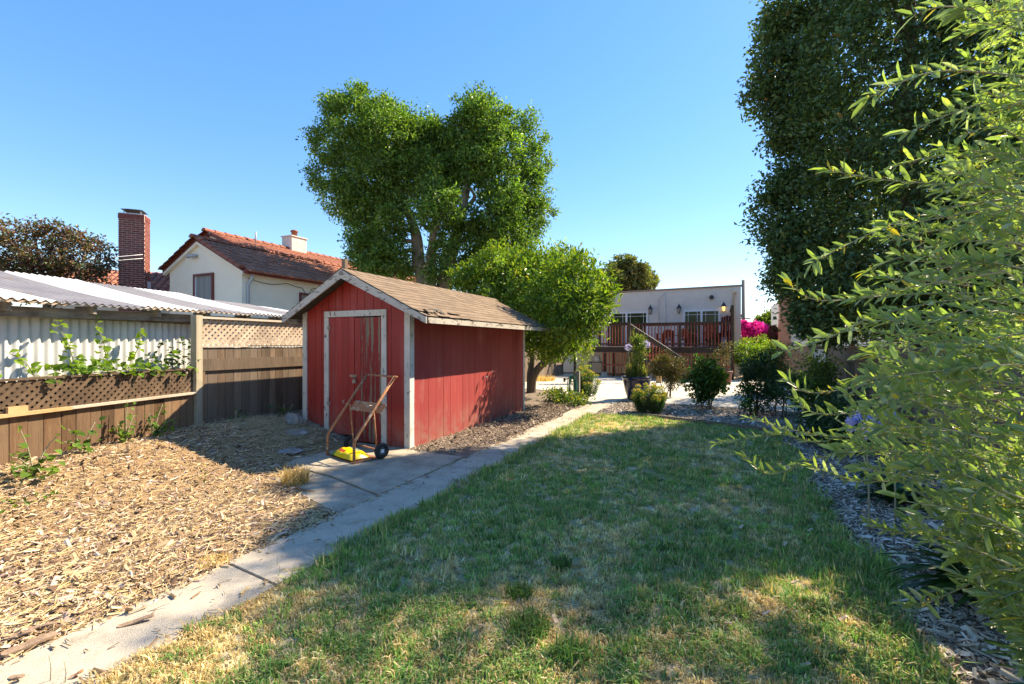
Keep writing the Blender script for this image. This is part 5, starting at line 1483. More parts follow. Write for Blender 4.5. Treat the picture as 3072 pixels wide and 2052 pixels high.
# euphorbias with orange heads
def euphorbia(x, y, label, w, h, lit):
    t = thing('euphorbia', (x, y, .02), label, 'shrub', 'euphorbias with yellow orange heads')
    Ps, Ds, Us, Ls, cs = [], [], [], [], []
    for i in range(46):
        a = rnd.uniform(0, 6.28); r = w * math.sqrt(rnd.random()) * .9
        top = Vector((x + r * math.cos(a), y + r * math.sin(a), .02 + h * math.sqrt(max(1.02 - .95 * (r / w) ** 2, .1)) * rnd.uniform(.7, 1.08)))
        base = Vector((x + r * .6 * math.cos(a), y + r * .6 * math.sin(a), 0))
        limb(t, [base, (base * .5 + top * .5) + Vector((0, 0, .03)), top], .006, .003, M_bark, 'stem', 5)
        for j in range(64):
            f = .10 + .90 * j / 64
            pp = base.lerp(top, f)
            an = j * 2.4
            Ps.append(pp); Ds.append((math.cos(an), math.sin(an), .35)); Us.append((0, 0, 1)); Ls.append(.085)
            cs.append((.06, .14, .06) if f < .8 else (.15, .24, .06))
        for j in range(40):
            v = rdir(1)[0]
            Ps.append((top.x + v[0] * .045, top.y + v[1] * .045, top.z + abs(v[2]) * .045)); Ds.append((v[0], v[1], abs(v[2]) + .2)); Us.append((0, 0, 1)); Ls.append(.034)
            cs.append(rnd.choice(((.36, .38, .07), (.46, .30, .09), (.44, .23, .09), (.26, .34, .07))))
    n_ = len(Ps)
    LL = np.array(Ls)
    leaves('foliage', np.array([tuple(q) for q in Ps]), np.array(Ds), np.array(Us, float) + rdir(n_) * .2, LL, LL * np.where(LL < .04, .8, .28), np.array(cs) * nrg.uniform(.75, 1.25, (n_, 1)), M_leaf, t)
p = at(1946, 1237, z=.02); euphorbia(p.x, p.y, 'euphorbia with orange heads before the blue pot', .42, .60, False)
p = at(1757, 1186, z=.02); euphorbia(p.x, p.y, 'sunlit yellow euphorbia behind the hose post', .44, .78, True)
# olive brown shrub beside the pot
p = at(2000, 1190, z=.02)
bush('bronze_shrub', p.x, p.y, 'thin bronze green shrub right of the blue pot', [(0, 0, .85, .28), (-.22, 0, .80, .2), (.2, 0, .72, .2), (.05, .05, .55, .22), (.14, 0, .42, .16), (-.05, 0, 1.02, .16), (.28, .1, .95, .12)], .055, .022, [(.10, .10, .035), (.13, .095, .035), (.07, .085, .03), (.16, .11, .045)], None, 5, M_leaf, 26, .06, .02, 1.2)
# dark roses and shrubs at the right end of the bed
p = at(2262, 1246, z=.02)
bush('rose_bush', p.x, p.y, 'dark green rose bush with bare canes at the right of the bed', [(0, 0, 1.08, .2), (-.12, .1, .95, .18), (.2, 0, .98, .2), (.32, .05, .86, .16), (.05, 0, .78, .18), (-.2, 0, .78, .12), (.1, -.1, .5, .14), (.12, -.1, .3, .16)], .06, .036, DG, None, 7, M_darkleaf, 15, .06, .02, 1.0, spread=.06)
p = at(2335, 1252, z=.02)
bush('low_rose', p.x, p.y, 'low spreading green shrub with many thin stems before the right fence', [(0, 0, .62, .22), (-.2, 0, .55, .16), (.22, .1, .60, .2), (.05, .1, .75, .18), (.35, .1, .68, .16), (-.1, 0, .42, .12)], .055, .034, [(.04, .11, .04), (.03, .08, .035), (.06, .14, .04)], None, 7, M_leaf, 16, .06, .02, 1.0, spread=.12)
p = at(2228, 1246, z=.02)
bush('young_rose', p.x, p.y, 'small lime green shrub before the dark rose bush', [(.1, 0, .38, .15), (.12, 0, .22, .12), (.06, 0, .52, .1)], .06, .036, GB, None, 3, M_leaf, 14, .05, .02, 1.0)
p = at(2326, 1190, z=.0)
bush('fence_shrub', p.x, p.y, 'dark shrub with orange leaves climbing beside the right fence', [(0, 0, 1.0, .28), (.1, .2, 1.25, .25), (-.15, .3, .85, .25), (.15, .2, .7, .3), (0, .2, .45, .25), (-.1, .6, .4, .22)], .06, .036, [(.045, .09, .035), (.06, .11, .035), (.25, .14, .04), (.03, .07, .03)], [.4, .3, .08, .22], 6, M_leaf, 18, .08, .0, 1.0)
p = at(2290, 1130, z=.0)
bush('gold_shrub', p.x, p.y, 'golden leaved shrub beside the patio end', [(0, 0, 1.1, .3), (.2, .2, 1.3, .28), (-.1, .2, .8, .3), (.15, 0, .55, .3), (0, 0, .3, .25)], .07, .04, [(.28, .30, .04), (.20, .26, .04), (.36, .24, .05)], None, 5, M_leaf, 18, .09, .0, .9)
for (u, v, hh_, lb_, cn) in ((2405, 1290, .55, 'strappy agapanthus clump near the right fence, behind the olive tips', 26),):
    pass
# fuller planting towards the right fence
bush('leafy_border_shrub', 1.75, 11.4, 'tall mixed green shrub against the middle of the right fence', [(.1, 0, .5, .28), (.2, .3, .8, .26), (0, .5, .6, .28), (.15, -.3, .4, .24), (.15, .2, 1.0, .2), (-.1, .1, .3, .2)], .075, .045, [(.13, .22, .06), (.09, .165, .05), (.20, .26, .07)], None, 6, M_leaf, 18, .09, .0, .9)
bush('rose_hedge', 1.3, 8.2, 'low dark leafy plants at the right bed under the olive tips', [(0, 0, .25, .26), (.3, .3, .32, .28), (.2, -.4, .25, .26), (.5, -.1, .4, .3)], .07, .042, DG, None, 4, M_leaf, 16, .08, .0, .9)
# climbing plant in sun left of the deck
p = at(1748, 1150, z=.02)
bush('sunlit_climber', p.x, p.y, 'thin sunlit climber behind the yellow euphorbia', [(0, 0, .7, .16), (-.05, .1, 1.0, .2), (.06, .1, 1.25, .2), (-.22, .1, 1.35, .18), (.15, .1, 1.15, .14), (.02, 0, .5, .1)], .085, .045, [(.18, .25, .04), (.12, .20, .03), (.28, .28, .06)], None, 4, M_leaf, 9, .09, .02, .7)
# ground cover under the hose post
p = at(1690, 1205, z=.02)
bush('ground_cover', p.x, p.y, 'low leafy ground cover left of the hose post', [(0, 0, .08, .12), (-.2, .1, .10, .14), (.2, 0, .08, .12), (.42, -.1, .10, .13), (-.4, .2, .1, .14), (.6, -.15, .07, .1), (.1, -.35, .08, .12), (.45, -.5, .06, .1)], .085, .05, [(.12, .21, .03), (.07, .14, .03), (.24, .24, .05)], None, 4, M_leaf, 12, .08, .0, .9)
# ---- hose post with coiled hose
M_gpost = mat('grey_post_wood', (.20, .185, .165), (.28, .265, .24), 4, rough=.9, stretch=(4, 4, .4), fine=.2)
hp = thing('hose_post', (-3.39, 11.55, 0), 'short grey timber post holding the green garden hose', 'post')
MB().box(-3.45, -3.34, 11.50, 11.60, -.05, .79).build('shaft', M_gpost, hp)
MB().tube([(-3.46, 11.5, .62), (-3.6, 11.46, .60), (-3.72, 11.44, .55)], .014, 8).tube([(-3.72, 11.44, .50), (-3.72, 11.44, .60)], .03, 8).build('tap', M_lant, hp)
M_hose = mat('green_hose', (.05, .20, .15), (.07, .26, .20), 6, rough=.4)
hsb = MB()
for k in range(9):
    pts = []
    for i in range(25):
        a = 2 * math.pi * i / 24
        wv = .10 + .012 * math.sin(k * 2.1)
        pts.append((-3.56 + .012 * k + wv * math.sin(a) * .85, 11.47 - .006 * k + .02 * math.sin(a + k), .42 - .012 * (k % 4) + (.24 + .03 * math.sin(k * 1.7)) * math.cos(a)))
    hsb.tube(pts, .010, 6)
hsb.tube([(-3.5, 11.47, .2), (-3.52, 11.44, .08), (-3.6, 11.38, .02), (-3.8, 11.3, .02)], .010, 6)
tag(hsb.build('garden_hose', M_hose, None, True), 'coiled green garden hose hanging on the grey post', 'hose')
# ---- glazed blue pot with reeds
M_glaze = mat('navy_glaze', (.008, .012, .045), (.014, .018, .06), 5, rough=.2, spec=.5)
M_soil = mat('potting_soil', (.045, .035, .028), rough=1)
p = at(1910, 1198, z=.02)
pot = thing('blue_pot', (p.x, p.y, .018), 'large navy glazed pot planted with reeds at the bed edge', 'pot')
MB().lathe([(.22, 0), (.24, .03), (.31, .25), (.36, .50), (.37, .56), (.395, .58), (.395, .62), (.35, .62), (.345, .55), (.30, .52)], (p.x, p.y, .018), 32).build('vessel', M_glaze, pot, True)
MB().lathe([(.0, .0), (.34, .0)], (p.x, p.y, .56), 24).build('soil', M_soil, pot)
rd = thing('potted_reed', (p.x, p.y, .57), 'tall reeds and leafy stems growing from the blue pot', 'plant')
a = nrg.uniform(0, 6.28, 260); r = .27 * np.sqrt(nrg.random(260))
P = np.stack([p.x + r * np.cos(a), p.y + r * np.sin(a), np.full(260, .56)], 1)
o = blades('reed_blades', P, nrg.uniform(.2, .5, 260), pal(260, [(.08, .16, .035), (.12, .18, .04), (.30, .24, .10)]), None, .006, .35)
del o['kind']; o.parent = rd; o.matrix_basis = WM[rd.name].inverted() @ WM[o.name]
lobs = [(p.x + dx, p.y + dy, z, .11, .11, .16, 16) for dx, dy, z in ((0, 0, .85), (.03, .02, 1.05), (.08, 0, 1.25), (-.02, 0, 1.4), (.1, .03, 1.5), (.02, 0, 1.65))]
tree_leaves(rd, lobs, 12, .06, .09, .03, [(.10, .18, .035), (.15, .22, .05), (.20, .22, .06)], None, M_leaf, (.3, 1.1), 'foliage')
for dx in (-.04, .05, .1): limb(rd, [(p.x + dx, p.y, .55), (p.x + dx * 1.5, p.y, 1.1), (p.x + dx, p.y + .03, 1.7)], .009, .004, M_twig, 'stem', 5)
# terracotta pot by the stairs
M_terra = mat('maroon_pot', (.12, .03, .025), (.16, .04, .03), 4, rough=.5)
p = at(2172, 1152, z=.02)
pt = thing('maroon_pot', (p.x, p.y, .018), 'small maroon pot on the patio behind the shrubs', 'pot')
MB().lathe([(.22, 0), (.27, .4), (.30, .41), (.30, .48), (.26, .48), (.25, .42)], (p.x, p.y, .018), 24).build('vessel', M_terra, pt, True)
bush('potted_shrub', p.x, p.y, 'bronze shrub growing in the maroon pot', [(0, 0, .9, .2), (.1, 0, 1.15, .18), (-.1, 0, 1.05, .18), (.05, 0, 1.4, .15)], .06, .03, [(.10, .09, .04), (.15, .09, .045), (.07, .09, .035)], None, 4, M_leaf, 12, .06, .45, .8)
# timber stub and pale block by the pot
p = at(1976, 1148, z=.02)
tag(MB().box(p.x - .09, p.x + .09, p.y - .09, p.y + .09, .018, .26).build('timber_stub', M_newcap, None), 'pale cut timber stub standing on the patio right of the blue pot', 'timber')

# ================================================================== plants on the left fence
VC = (.15, .27, .035)
M_vine = leaf_mat('vine_leaf', .42, .42, (1.35, 1.35, .5), .35)
def vine_leaves(t, P, out, L, col, up=.8, mm=None, kind='ovate'):
    n_ = len(P)
    D = norm(out + rdir(n_) * .8 + np.array([0, 0, -.1])); U = norm(np.array([0, 0, 1.0]) * up + out * .8 + rdir(n_) * .45)
    LL = L * nrg.uniform(.65, 1.25, n_)
    h = n_ // 3
    for s_, c_ in ((slice(0, h), col), (slice(h, 2 * h), tuple(c * .72 for c in col)), (slice(2 * h, n_), tuple(c * f for c, f in zip(col, (1.3, 1.15, 1.1))))):
        leaf_objects(P[s_], D[s_], U[s_], LL[s_], LL[s_] * .72, c_, mm or M_vine, t, kind)
outv = np.array([[-FN.x, -FN.y, .2]])
vn = thing('bramble_vine', fp(.9, .2, .3), 'bright green bramble vine scrambling over the lattice before the corrugated wall', 'vine')
Ps = []
for i in range(200):
    s_ = rnd.choice((rnd.uniform(.02, 1.85), rnd.gauss(1.25, .3)))
    hgt = 1.19 + .20 * math.exp(-((s_ - .2) / .3) ** 2) + .10 * math.exp(-((s_ - 1.35) / .25) ** 2)
    Ps.append(fp(s_, rnd.uniform(-.05, .30), rnd.uniform(1.06 if s_ < .7 else 1.10, hgt + rnd.uniform(0, .10))))
for (s0, s1, n0, z1, ln) in ((1.40, 1.56, .22, 1.76, 26), (1.02, 1.10, .28, 1.80, 26), (.80, .52, .25, 1.72, 30), (1.8, 2.0, .2, 1.42, 12)):
    A, B = fp(s0, n0, 1.15), fp(s1, n0 + .08, z1)
    limb(vn, [A, A.lerp(B, .5) + Vector((.02, .03, .02)), B], .006, .003, M_twig, 'stem', 5)
    for j in range(ln):
        q = A.lerp(B, j / ln); Ps.append(q + Vector((rnd.uniform(-.05, .05), rnd.uniform(-.05, .05), rnd.uniform(-.03, .03))))
limb(vn, [fp(.3, .25, .2), fp(.35, .2, .8), fp(.6, .1, 1.15), fp(1.2, .1, 1.16), fp(1.9, .12, 1.15)], .012, .005, M_twig, 'stem', 6)
vine_leaves(vn, np.array([tuple(q) for q in Ps]), outv, .088, VC)
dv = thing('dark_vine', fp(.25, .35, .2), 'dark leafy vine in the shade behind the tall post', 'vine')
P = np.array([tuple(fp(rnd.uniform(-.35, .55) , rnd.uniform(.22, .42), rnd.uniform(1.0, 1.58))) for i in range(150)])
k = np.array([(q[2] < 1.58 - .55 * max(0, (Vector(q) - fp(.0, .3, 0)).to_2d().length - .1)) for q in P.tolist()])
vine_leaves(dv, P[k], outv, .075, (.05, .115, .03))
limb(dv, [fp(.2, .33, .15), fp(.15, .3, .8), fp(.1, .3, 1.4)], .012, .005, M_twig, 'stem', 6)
def sapling(name, s0, n0, label, stems, nl, L, col):
    b = fp(s0, n0, 0); b.z = g1(b.x, b.y)
    t = thing(name, b, label, 'plant', 'green suckers along the low fence')
    Ps = []
    for (ds, dn, z) in stems:
        e = fp(s0 + ds, n0 + dn, z)
        limb(t, [b - Vector((0, 0, .02)), b.lerp(e, .5) + Vector((0, 0, .04)), e], .008, .003, M_twig, 'stem', 5)
        for j in range(nl):
            q = b.lerp(e, .15 + .85 * j / nl); Ps.append(tuple(q + Vector((rnd.uniform(-.06, .06), rnd.uniform(-.06, .06), rnd.uniform(-.04, .05)))))
    vine_leaves(t, np.array(Ps), np.array([[-FN.x, -FN.y, .3]]), L, col)
sapling('fence_sucker', .78, -.14, 'leafy sucker reaching above the cap of the low fence, nearest the tall post', [(.05, 0, .62), (-.15, .02, .70), (.0, 0, .45), (-.3, -.02, .5), (-.22, -.05, .36)], 17, .055, (.11, .21, .035))
sapling('fence_sucker', 1.12, -.14, 'tall tipped sucker rising above the cap rail in mid low fence', [(-.02, 0, .82), (.1, 0, .55), (-.1, 0, .62), (.12, -.03, .45)], 16, .055, (.12, .22, .035))
sapling('fence_sucker', 1.62, -.2, 'broad leaved seedling left of the two taller suckers on the low fence', [(.18, -.05, .60), (-.12, 0, .62), (.25, -.1, .48)], 9, .085, (.10, .20, .035))
sapling('fence_sucker', 2.2, -.42, 'large bright leaves of a vine at the left edge before the fence', [(.1, -.0, .68), (-.15, -.05, .58), (.25, -.1, .48), (.3, -.25, .40), (.2, -.4, .33), (.0, -.3, .33)], 8, .09, (.13, .24, .04))
p = at(855, 1225, X=PX + .25)
def weed(x, y, label, n_, r, L, col, h):
    t = thing('weed', (x, y, g1(x, y)), label, 'weed')
    P = np.stack([x + nrg.normal(0, r, n_), y + nrg.normal(0, r, n_), g1(x, y) + nrg.uniform(.02, h, n_)], 1)
    vine_leaves(t, P, np.array([[0, -.4, .6]]), L, col)
    for i in range(3): limb(t, [(x, y, g1(x, y) - .02), (x + rnd.uniform(-r, r), y + rnd.uniform(-r, r), g1(x, y) + h)], .006, .003, M_twig, 'stem', 5)
weed(-6.35, 5.15, 'leafy green weed growing at the left foot of the shed', 36, .10, .06, (.05, .12, .03), .22)
weed(-6.72, 4.6, 'dark weed at the foot of the side fence', 14, .06, .06, (.05, .12, .03), .16)
q = at(350, 1500, z=.25)
q = at(617, 1425, z=.1)
sp_ = thing('dry_seedling', (q.x, q.y, g1(q.x, q.y)), 'single thin seedling standing in the bark mulch', 'plant')
limb(sp_, [(q.x, q.y, g1(q.x, q.y) - .02), (q.x + .01, q.y, g1(q.x, q.y) + .2)], .004, .002, M_twig, 'stem', 5)
P = np.array([(q.x + rnd.uniform(-.02, .02), q.y + rnd.uniform(-.02, .02), g1(q.x, q.y) + .02 + .018 * i) for i in range(10)])
vine_leaves(sp_, P, np.array([[0, -.3, .5]]), .035, (.30, .26, .05))
q = at(110, 1450, z=.28)
weed(q.x, q.y, 'patch of tiny green weeds in the mulch at the left', 30, .12, .04, (.13, .24, .035), .04)
# dry grass tufts
q = at(885, 1445, z=.02)
tuft_at('dry_grass_tuft', q.x, q.y, 300, .13, .24, DRY, 'golden dry grass tuft before the hand cart', 'grass', .95, .002)
q = at(645, 1690, z=.0)
tuft_at('dry_grass_tuft', q.x, q.y, 160, .10, .07, DRY, 'low straw coloured tuft at the path edge', 'grass', .7, .002)
for (u, v, r, h, n_, lb) in ((1590, 1900, .10, .12, 260, 'large green grass tuft in the shaded middle of the lawn'), (1710, 1975, .09, .11, 260, 'bright green grass tuft at the bottom middle of the lawn'),
                            (1560, 1790, .08, .09, 200, 'dark grass tuft in the shade above the large tuft'), (1685, 1700, .07, .09, 180, 'dark grass tuft in the centre of the lawn'), (2000, 1650, .08, .07, 160, 'green grass tuft towards the right of the lawn')):
    q = at(u, v, z=0)
    tuft_at('grass_tuft', q.x, q.y, n_, r, h, GRN, lb, 'grass', .75, .0022)
q = at(1700, 1110, z=0.0)
tuft_at('dry_grass_patch', -6.5, 17.2, 400, .5, .3, DRY, 'dry golden grass patch at the foot of the far side fence', 'grass', .6, .004)
# stalks beside the path
for i, (u, v, h, lb) in enumerate(((150, 2040, .13, 'thin green stalk at the lower left edge of the path'), (195, 2045, .11, 'second thin stalk beside the lower left path edge'), (835, 1730, .10, 'thin seed stalk at the lawn edge beside the path'), (830, 1700, .09, 'short seed stalk leaning over the path'))):
    q = at(u, v, z=0.01)
    o = tube('grass_stalk', [(q.x, q.y, 0), (q.x + .01, q.y, h * .5), (q.x + .02, q.y - .01, h)], [.002, .0018, .0012], M_twig, None, 5)
    tag(o, lb, 'grass stalk')

# ================================================================== agapanthus and right bed
M_strap = leaf_mat('strap_leaf', .25, .35, (1.2, 1.3, .5), .4)
def straps(name, x, y, label, n_, L, col, dirb=None, w=.022):
    t = thing(name, (x, y, 0.0), label, 'plant')
    V, F, cc = [], [], []
    for i in range(n_):
        a = rnd.uniform(0, 6.28) if dirb is None else dirb + rnd.gauss(0, .9)
        l = L * rnd.uniform(.6, 1.1); el = rnd.uniform(.5, 1.25)
        bx, by = x + rnd.uniform(-.06, .06), y + rnd.uniform(-.06, .06)
        sd = Vector((-math.sin(a), math.cos(a), 0)); px, pz = 0, .0
        o = len(V); seg = 7
        e = el
        pts = []
        for j in range(seg + 1):
            pts.append((px, pz)); px += l / seg * math.cos(e); pz += l / seg * math.sin(e); e -= .22 * (1.3 - el * .5)
        for j, (h, z) in enumerate(pts):
            ww = w * (1 if j < seg - 2 else (seg - j) / 2.6) * (.6 + .4 * min(j, 1))
            c = Vector((bx + h * math.cos(a), by + h * math.sin(a), z + .005))
            V += [c - sd * ww, c + Vector((0, 0, -.006)), c + sd * ww]
            if j:
                b = o + (j - 1) * 3
                F += [(b, b + 1, b + 4), (b, b + 4, b + 3), (b + 1, b + 2, b + 5), (b + 1, b + 5, b + 4)]
        cc += [tuple(c * rnd.uniform(.7, 1.25) for c in col)] * ((seg + 1) * 3)
    np_mesh('strap_foliage', np.array([tuple(v) for v in V]), np.array(F), np.array(cc), M_strap, t)
    return t
q = at(2830, 1900, z=0)
straps('agapanthus', 1.45, 3.55, 'dark strap leaved agapanthus clump under the olive at the lower right', 70, .62, (.04, .10, .028), R_(200))
straps('agapanthus', 1.5, 5.4, 'agapanthus clump with lavender flower heads behind the olive branches', 60, .55, (.04, .10, .028))
straps('agapanthus', 1.55, 7.6, 'agapanthus clump beside the far right bed', 45, .45, (.045, .11, .03))
straps('agapanthus', 1.5, 2.5, 'strap leaved clump in the bottom right corner', 60, .55, (.04, .10, .028), R_(190))
def umbel(u, v, d, label, sc=1.0):
    p = at(u, v, d=d)
    t = thing('agapanthus_flower', (p.x, p.y, 0), label, 'flower', 'lavender agapanthus heads')
    limb(t, [(p.x + .05, p.y + .05, 0), (p.x + .03, p.y, p.z * .6), (p.x, p.y, p.z)], .008, .006, M_twig, 'stem', 6)
    n_ = 90
    o = rdir(n_); Pp = np.array([tuple(p)]) + o * .025 * sc
    for i in range(0, n_, 3): pass
    P = np.repeat(np.array([tuple(p)]) + o * .055 * sc, 5, 0); O = np.repeat(o, 5, 0)
    D = norm(O + rdir(len(P)) * .45)
    LL = np.full(len(P), .045 * sc)
    leaves('petals', P, D, O + rdir(len(P)) * .3, LL, LL * .26, pal(len(P), [(.55, .55, .72), (.66, .66, .80), (.44, .44, .62)]), M_flower, t, 'lance')
umbel(2590, 1275, 3.6, 'lavender agapanthus head left of its pair behind the olive', 1.25)
umbel(2670, 1270, 3.8, 'lavender agapanthus head right of its pair behind the olive', 1.1)
umbel(1938, 1033, 17.5, 'small lavender flower head before the deck stairs', 1.6)
umbel(1885, 1042, 17.5, 'pale lavender flower head before the left deck rail', 1.5)
# right fence
rf = thing('right_fence', (2.42, 12, 0), 'weathered plank fence along the right side behind the olive', 'fence')
y = 1.2
while y < 20.5:
    box('plank', 2.43, 2.452 + rnd.uniform(-.003, .003), y + .003, y + .137, -.05, 1.33 + rnd.uniform(-.01, .01), M_greywood, rf); y += .14
box('top_board', 2.395, 2.428, 1.2, 20.5, 1.12, 1.42, M_greywood, rf)
box('cap_rail', 2.37, 2.47, 1.2, 20.5, 1.425, 1.455, M_greywood, rf)
for y in (2.0, 4.4, 6.8, 9.2, 11.6, 14.0, 16.4, 18.8, 20.5): box('fence_post', 2.455, 2.545, y, y + .09, -.05, 1.56, M_greywood, rf)
# pale framed panels hung on the right fence, with black scroll work
M_panel = mat('pale_garden_panel', (.62, .64, .66), (.50, .54, .58), 6, rough=.4)
for k_, (v0, v1, lb) in enumerate(((1043, 1092, 'upper pale framed panel hanging on the right fence'), (1104, 1136, 'lower pale framed panel hanging on the right fence'))):
    a, b = at(2440, v0, X=2.36), at(2478, v1, X=2.36)
    t = thing('framed_panel_picture', (2.36, (a.y + b.y) / 2, b.z), lb, 'panel', 'pale panels on the right fence')
    y0, y1 = min(a.y, b.y), max(a.y, b.y)
    zb_, zt_ = (.78, 1.38) if k_ == 0 else (.12, .66)
    box('panel_board', 2.372, 2.39, y0, y1, zb_, zt_, M_panel, t)
    for (p0, p1) in (((y0 - .03, zb_), (y1 + .03, zb_)), ((y0 - .03, zt_), (y1 + .03, zt_)), ((y0, zb_), (y0, zt_)), ((y1, zb_), (y1, zt_))):
        bar('panel_frame', (2.36, p0[0], p0[1]), (2.36, p1[0], p1[1]), .02, .05, M_cap2, t)
# ================================================================== olive tree at the right, its trunk outside the picture
ol = thing('olive_tree', (2.1, 2.2, 0), 'olive tree with slender grey green leaves reaching in from the right edge', 'tree')
TB = Vector((2.1, 2.2, 0)); FK = Vector((2.0, 2.35, 1.15))
limb(ol, [TB - Vector((0, 0, .05)), Vector((2.12, 2.25, .6)), FK], .11, .08, M_bark, 'trunk', 10)
twigs = []       # polylines of leaf-bearing shoots
guides = [
    [(3120, 235, 1.75), (2965, 219, 1.62), (2838, 212, 1.58), (2741, 232, 1.54), (2608, 291, 1.5)],
    [(3120, 250, 1.7), (2980, 300, 1.65), (2863, 337, 1.6), (2731, 395, 1.55)],
    [(3120, 545, 1.9), (2889, 553, 1.8), (2659, 540, 1.75), (2486, 510, 1.7)],
    [(3120, 580, 1.9), (2812, 632, 1.8), (2644, 686, 1.75), (2440, 786, 1.7)],
    [(3130, 880, 2.0), (2736, 882, 1.9), (2468, 902, 1.8), (2372, 857, 1.8)],
    [(3100, 930, 2.0), (2905, 897, 1.9), (2646, 942, 1.85), (2477, 1018, 1.8), (2350, 1054, 1.75)],
    [(3100, 1010, 2.1), (2691, 1130, 1.95), (2450, 1179, 1.85), (2372, 1147, 1.85)],
    [(3000, 1180, 2.1), (2691, 1223, 2.0), (2468, 1243, 1.95), (2392, 1205, 1.95)],
    [(2900, 1290, 2.5), (2557, 1308, 2.5), (2450, 1326, 2.5), (2334, 1304, 2.5), (2150, 1330, 2.45)],
    [(2850, 1280, 2.6), (2557, 1312, 2.5), (2379, 1290, 2.45), (2245, 1254, 2.45)],
    [(2700, 1330, 2.5), (2450, 1375, 2.45), (2312, 1424, 2.4), (2240, 1375, 2.4)],
    [(3100, 1650, 1.8), (2930, 1740, 1.7), (2800, 1800, 1.65), (2730, 1815, 1.6)],
    [(3100, 480, 1.8), (2960, 470, 1.75), (2800, 470, 1.7), (2680, 500, 1.7)],
    [(3100, 20, 1.6), (2950, 30, 1.55), (2830, 20, 1.5), (2740, 45, 1.5)],
    [(3000, 1400, 2.2), (2750, 1440, 2.1), (2560, 1440, 2.05), (2440, 1400, 2.0)],
    [(3050, 1560, 2.0), (2850, 1590, 1.9), (2700, 1600, 1.85), (2600, 1570, 1.8)],
]
for gd in guides:
    twigs.append((smooth_pts([at(u, v, d=d) for u, v, d in gd], 5), .0045))
BV_ = [0, 100, 200, 330, 420, 520, 620, 700, 800, 880, 950, 1000, 1050, 1100, 1160, 1230, 1300, 1400, 1470, 1550, 1650, 1750, 1850, 1950, 2080]
BU_ = [2780, 2850, 2920, 2890, 2870, 2690, 2640, 2590, 2570, 2520, 2480, 2500, 2530, 2580, 2510, 2510, 2480, 2530, 2640, 2700, 2800, 2880, 2980, 3080, 3160]
rg = random.Random(3)
def filler(n, d0, d1, inset):
    c = 0
    while c < n:
        v = rg.uniform(-120, 2060) if rg.random() < .75 else rg.uniform(950, 1900); ub = np.interp(v, BV_, BU_) + inset
        u = ub + (3130 - ub) * rg.random() ** .9
        d = rg.uniform(d0, d1)
        if v > 1500: d = min(d, rg.uniform(1.35, 2.0))
        tip = at(u, v, d=d)
        if tip.z < .12 or tip.x > 2.3: continue
        l = rg.uniform(.22, .38)
        # shoots grow out and away from the trunk, sunward side up
        away = (tip - Vector((2.0, 2.4, tip.z - .1))); away.normalize()
        base = tip - (away * .75 + Vector((rg.uniform(-.3, .3), rg.uniform(-.35, .35), rg.uniform(-.25, .35)))).normalized() * l
        mid = (tip + base) / 2 + Vector((0, 0, rg.uniform(.0, .04)))
        twigs.append((smooth_pts([base, mid, tip], 5), .003)); c += 1
filler(330, 1.35, 2.2, 0)
filler(150, 2.1, 3.0, 50)
tb = MB()
Ps, Ds, Us = [], [], []
BP, BD = [], []
for pts, r in twigs:
    tb.tube(pts, [r + (.0012 - r) * (i / (len(pts) - 1)) for i in range(len(pts))], 5)
    acc = 0; nxt = .035; rot = rg.uniform(0, 6.28)
    for i in range(1, len(pts)):
        a, b = pts[i - 1], pts[i]; L = (b - a).length
        while acc + L > nxt:
            q = a.lerp(b, (nxt - acc) / L); t = (b - a).normalized()
            n1 = t.cross(Vector((0, 0, 1))).normalized(); n2 = n1.cross(t)
            for sg in (0, math.pi):
                an = rot + sg
                side = n1 * math.cos(an) + n2 * math.sin(an)
                Ps.append(tuple(q)); Ds.append(tuple(t * .70 + side * .62 + Vector((rg.gauss(0, .14), rg.gauss(0, .14), rg.gauss(.30, .18))))); Us.append(tuple(t * .8 - side * .6 + Vector((0, 0, .9))))
            if rg.random() < .45:
                for _ in range(5): BP.append(tuple(q + Vector((rg.gauss(0, .007), rg.gauss(0, .007), rg.gauss(.003, .007))))); BD.append((rg.gauss(0, 1), rg.gauss(0, 1), rg.gauss(0, 1)))
            rot += math.pi / 2 + rg.uniform(-.3, .3)
            nxt += rg.uniform(.026, .038)
        acc += L
    e = pts[-1]; t = (pts[-1] - pts[-2]).normalized()
    for k in range(3): Ps.append(tuple(e)); Ds.append(tuple(t + Vector((rg.gauss(0, .3), rg.gauss(0, .3), rg.gauss(0, .3))))); Us.append((rg.gauss(0, .5), rg.gauss(0, .5), 1))
tb.build('twigs', M_twig, ol, True)['kind'] = 'stuff'
Ps, Ds, Us = np.array(Ps), np.array(Ds), np.array(Us)
n_ = len(Ps)
LL = .062 * nrg.uniform(.5, 1.3, n_); WW = LL * nrg.uniform(.24, .31, n_)
dep = -Ps[:, 0] * SN + Ps[:, 1] * CS
uu = 1536 + F_PX * (Ps[:, 0] * CS + Ps[:, 1] * SN) / dep
vv = 1031 - F_PX * (Ps[:, 2] - CAM_H) / dep
inv = (uu > 0) & (uu < 3060) & (vv > 5) & (vv < 2045)
order = np.argsort(np.where(inv, dep, 99))
big = order[:300]; rest = order[300:]
cols = pal(n_, [(.20, .28, .11), (.25, .32, .12), (.17, .24, .12), (.30, .36, .12), (.36, .41, .30), (.46, .36, .07)], [.30, .24, .22, .12, .105, .015], .12)
leaves('foliage', Ps[rest], Ds[rest], Us[rest], LL[rest], WW[rest], cols[rest], M_olive, ol, 'lance', .10)['kind'] = 'stuff'
for j, c_ in enumerate(((.20, .28, .11), (.27, .34, .13), (.20, .27, .15))):
    s_ = big[j::3]
    leaf_objects(Ps[s_], Ds[s_], Us[s_], LL[s_], WW[s_], c_, M_olive, ol, 'lance', .10)
BP, BD = np.array(BP), np.array(BD)
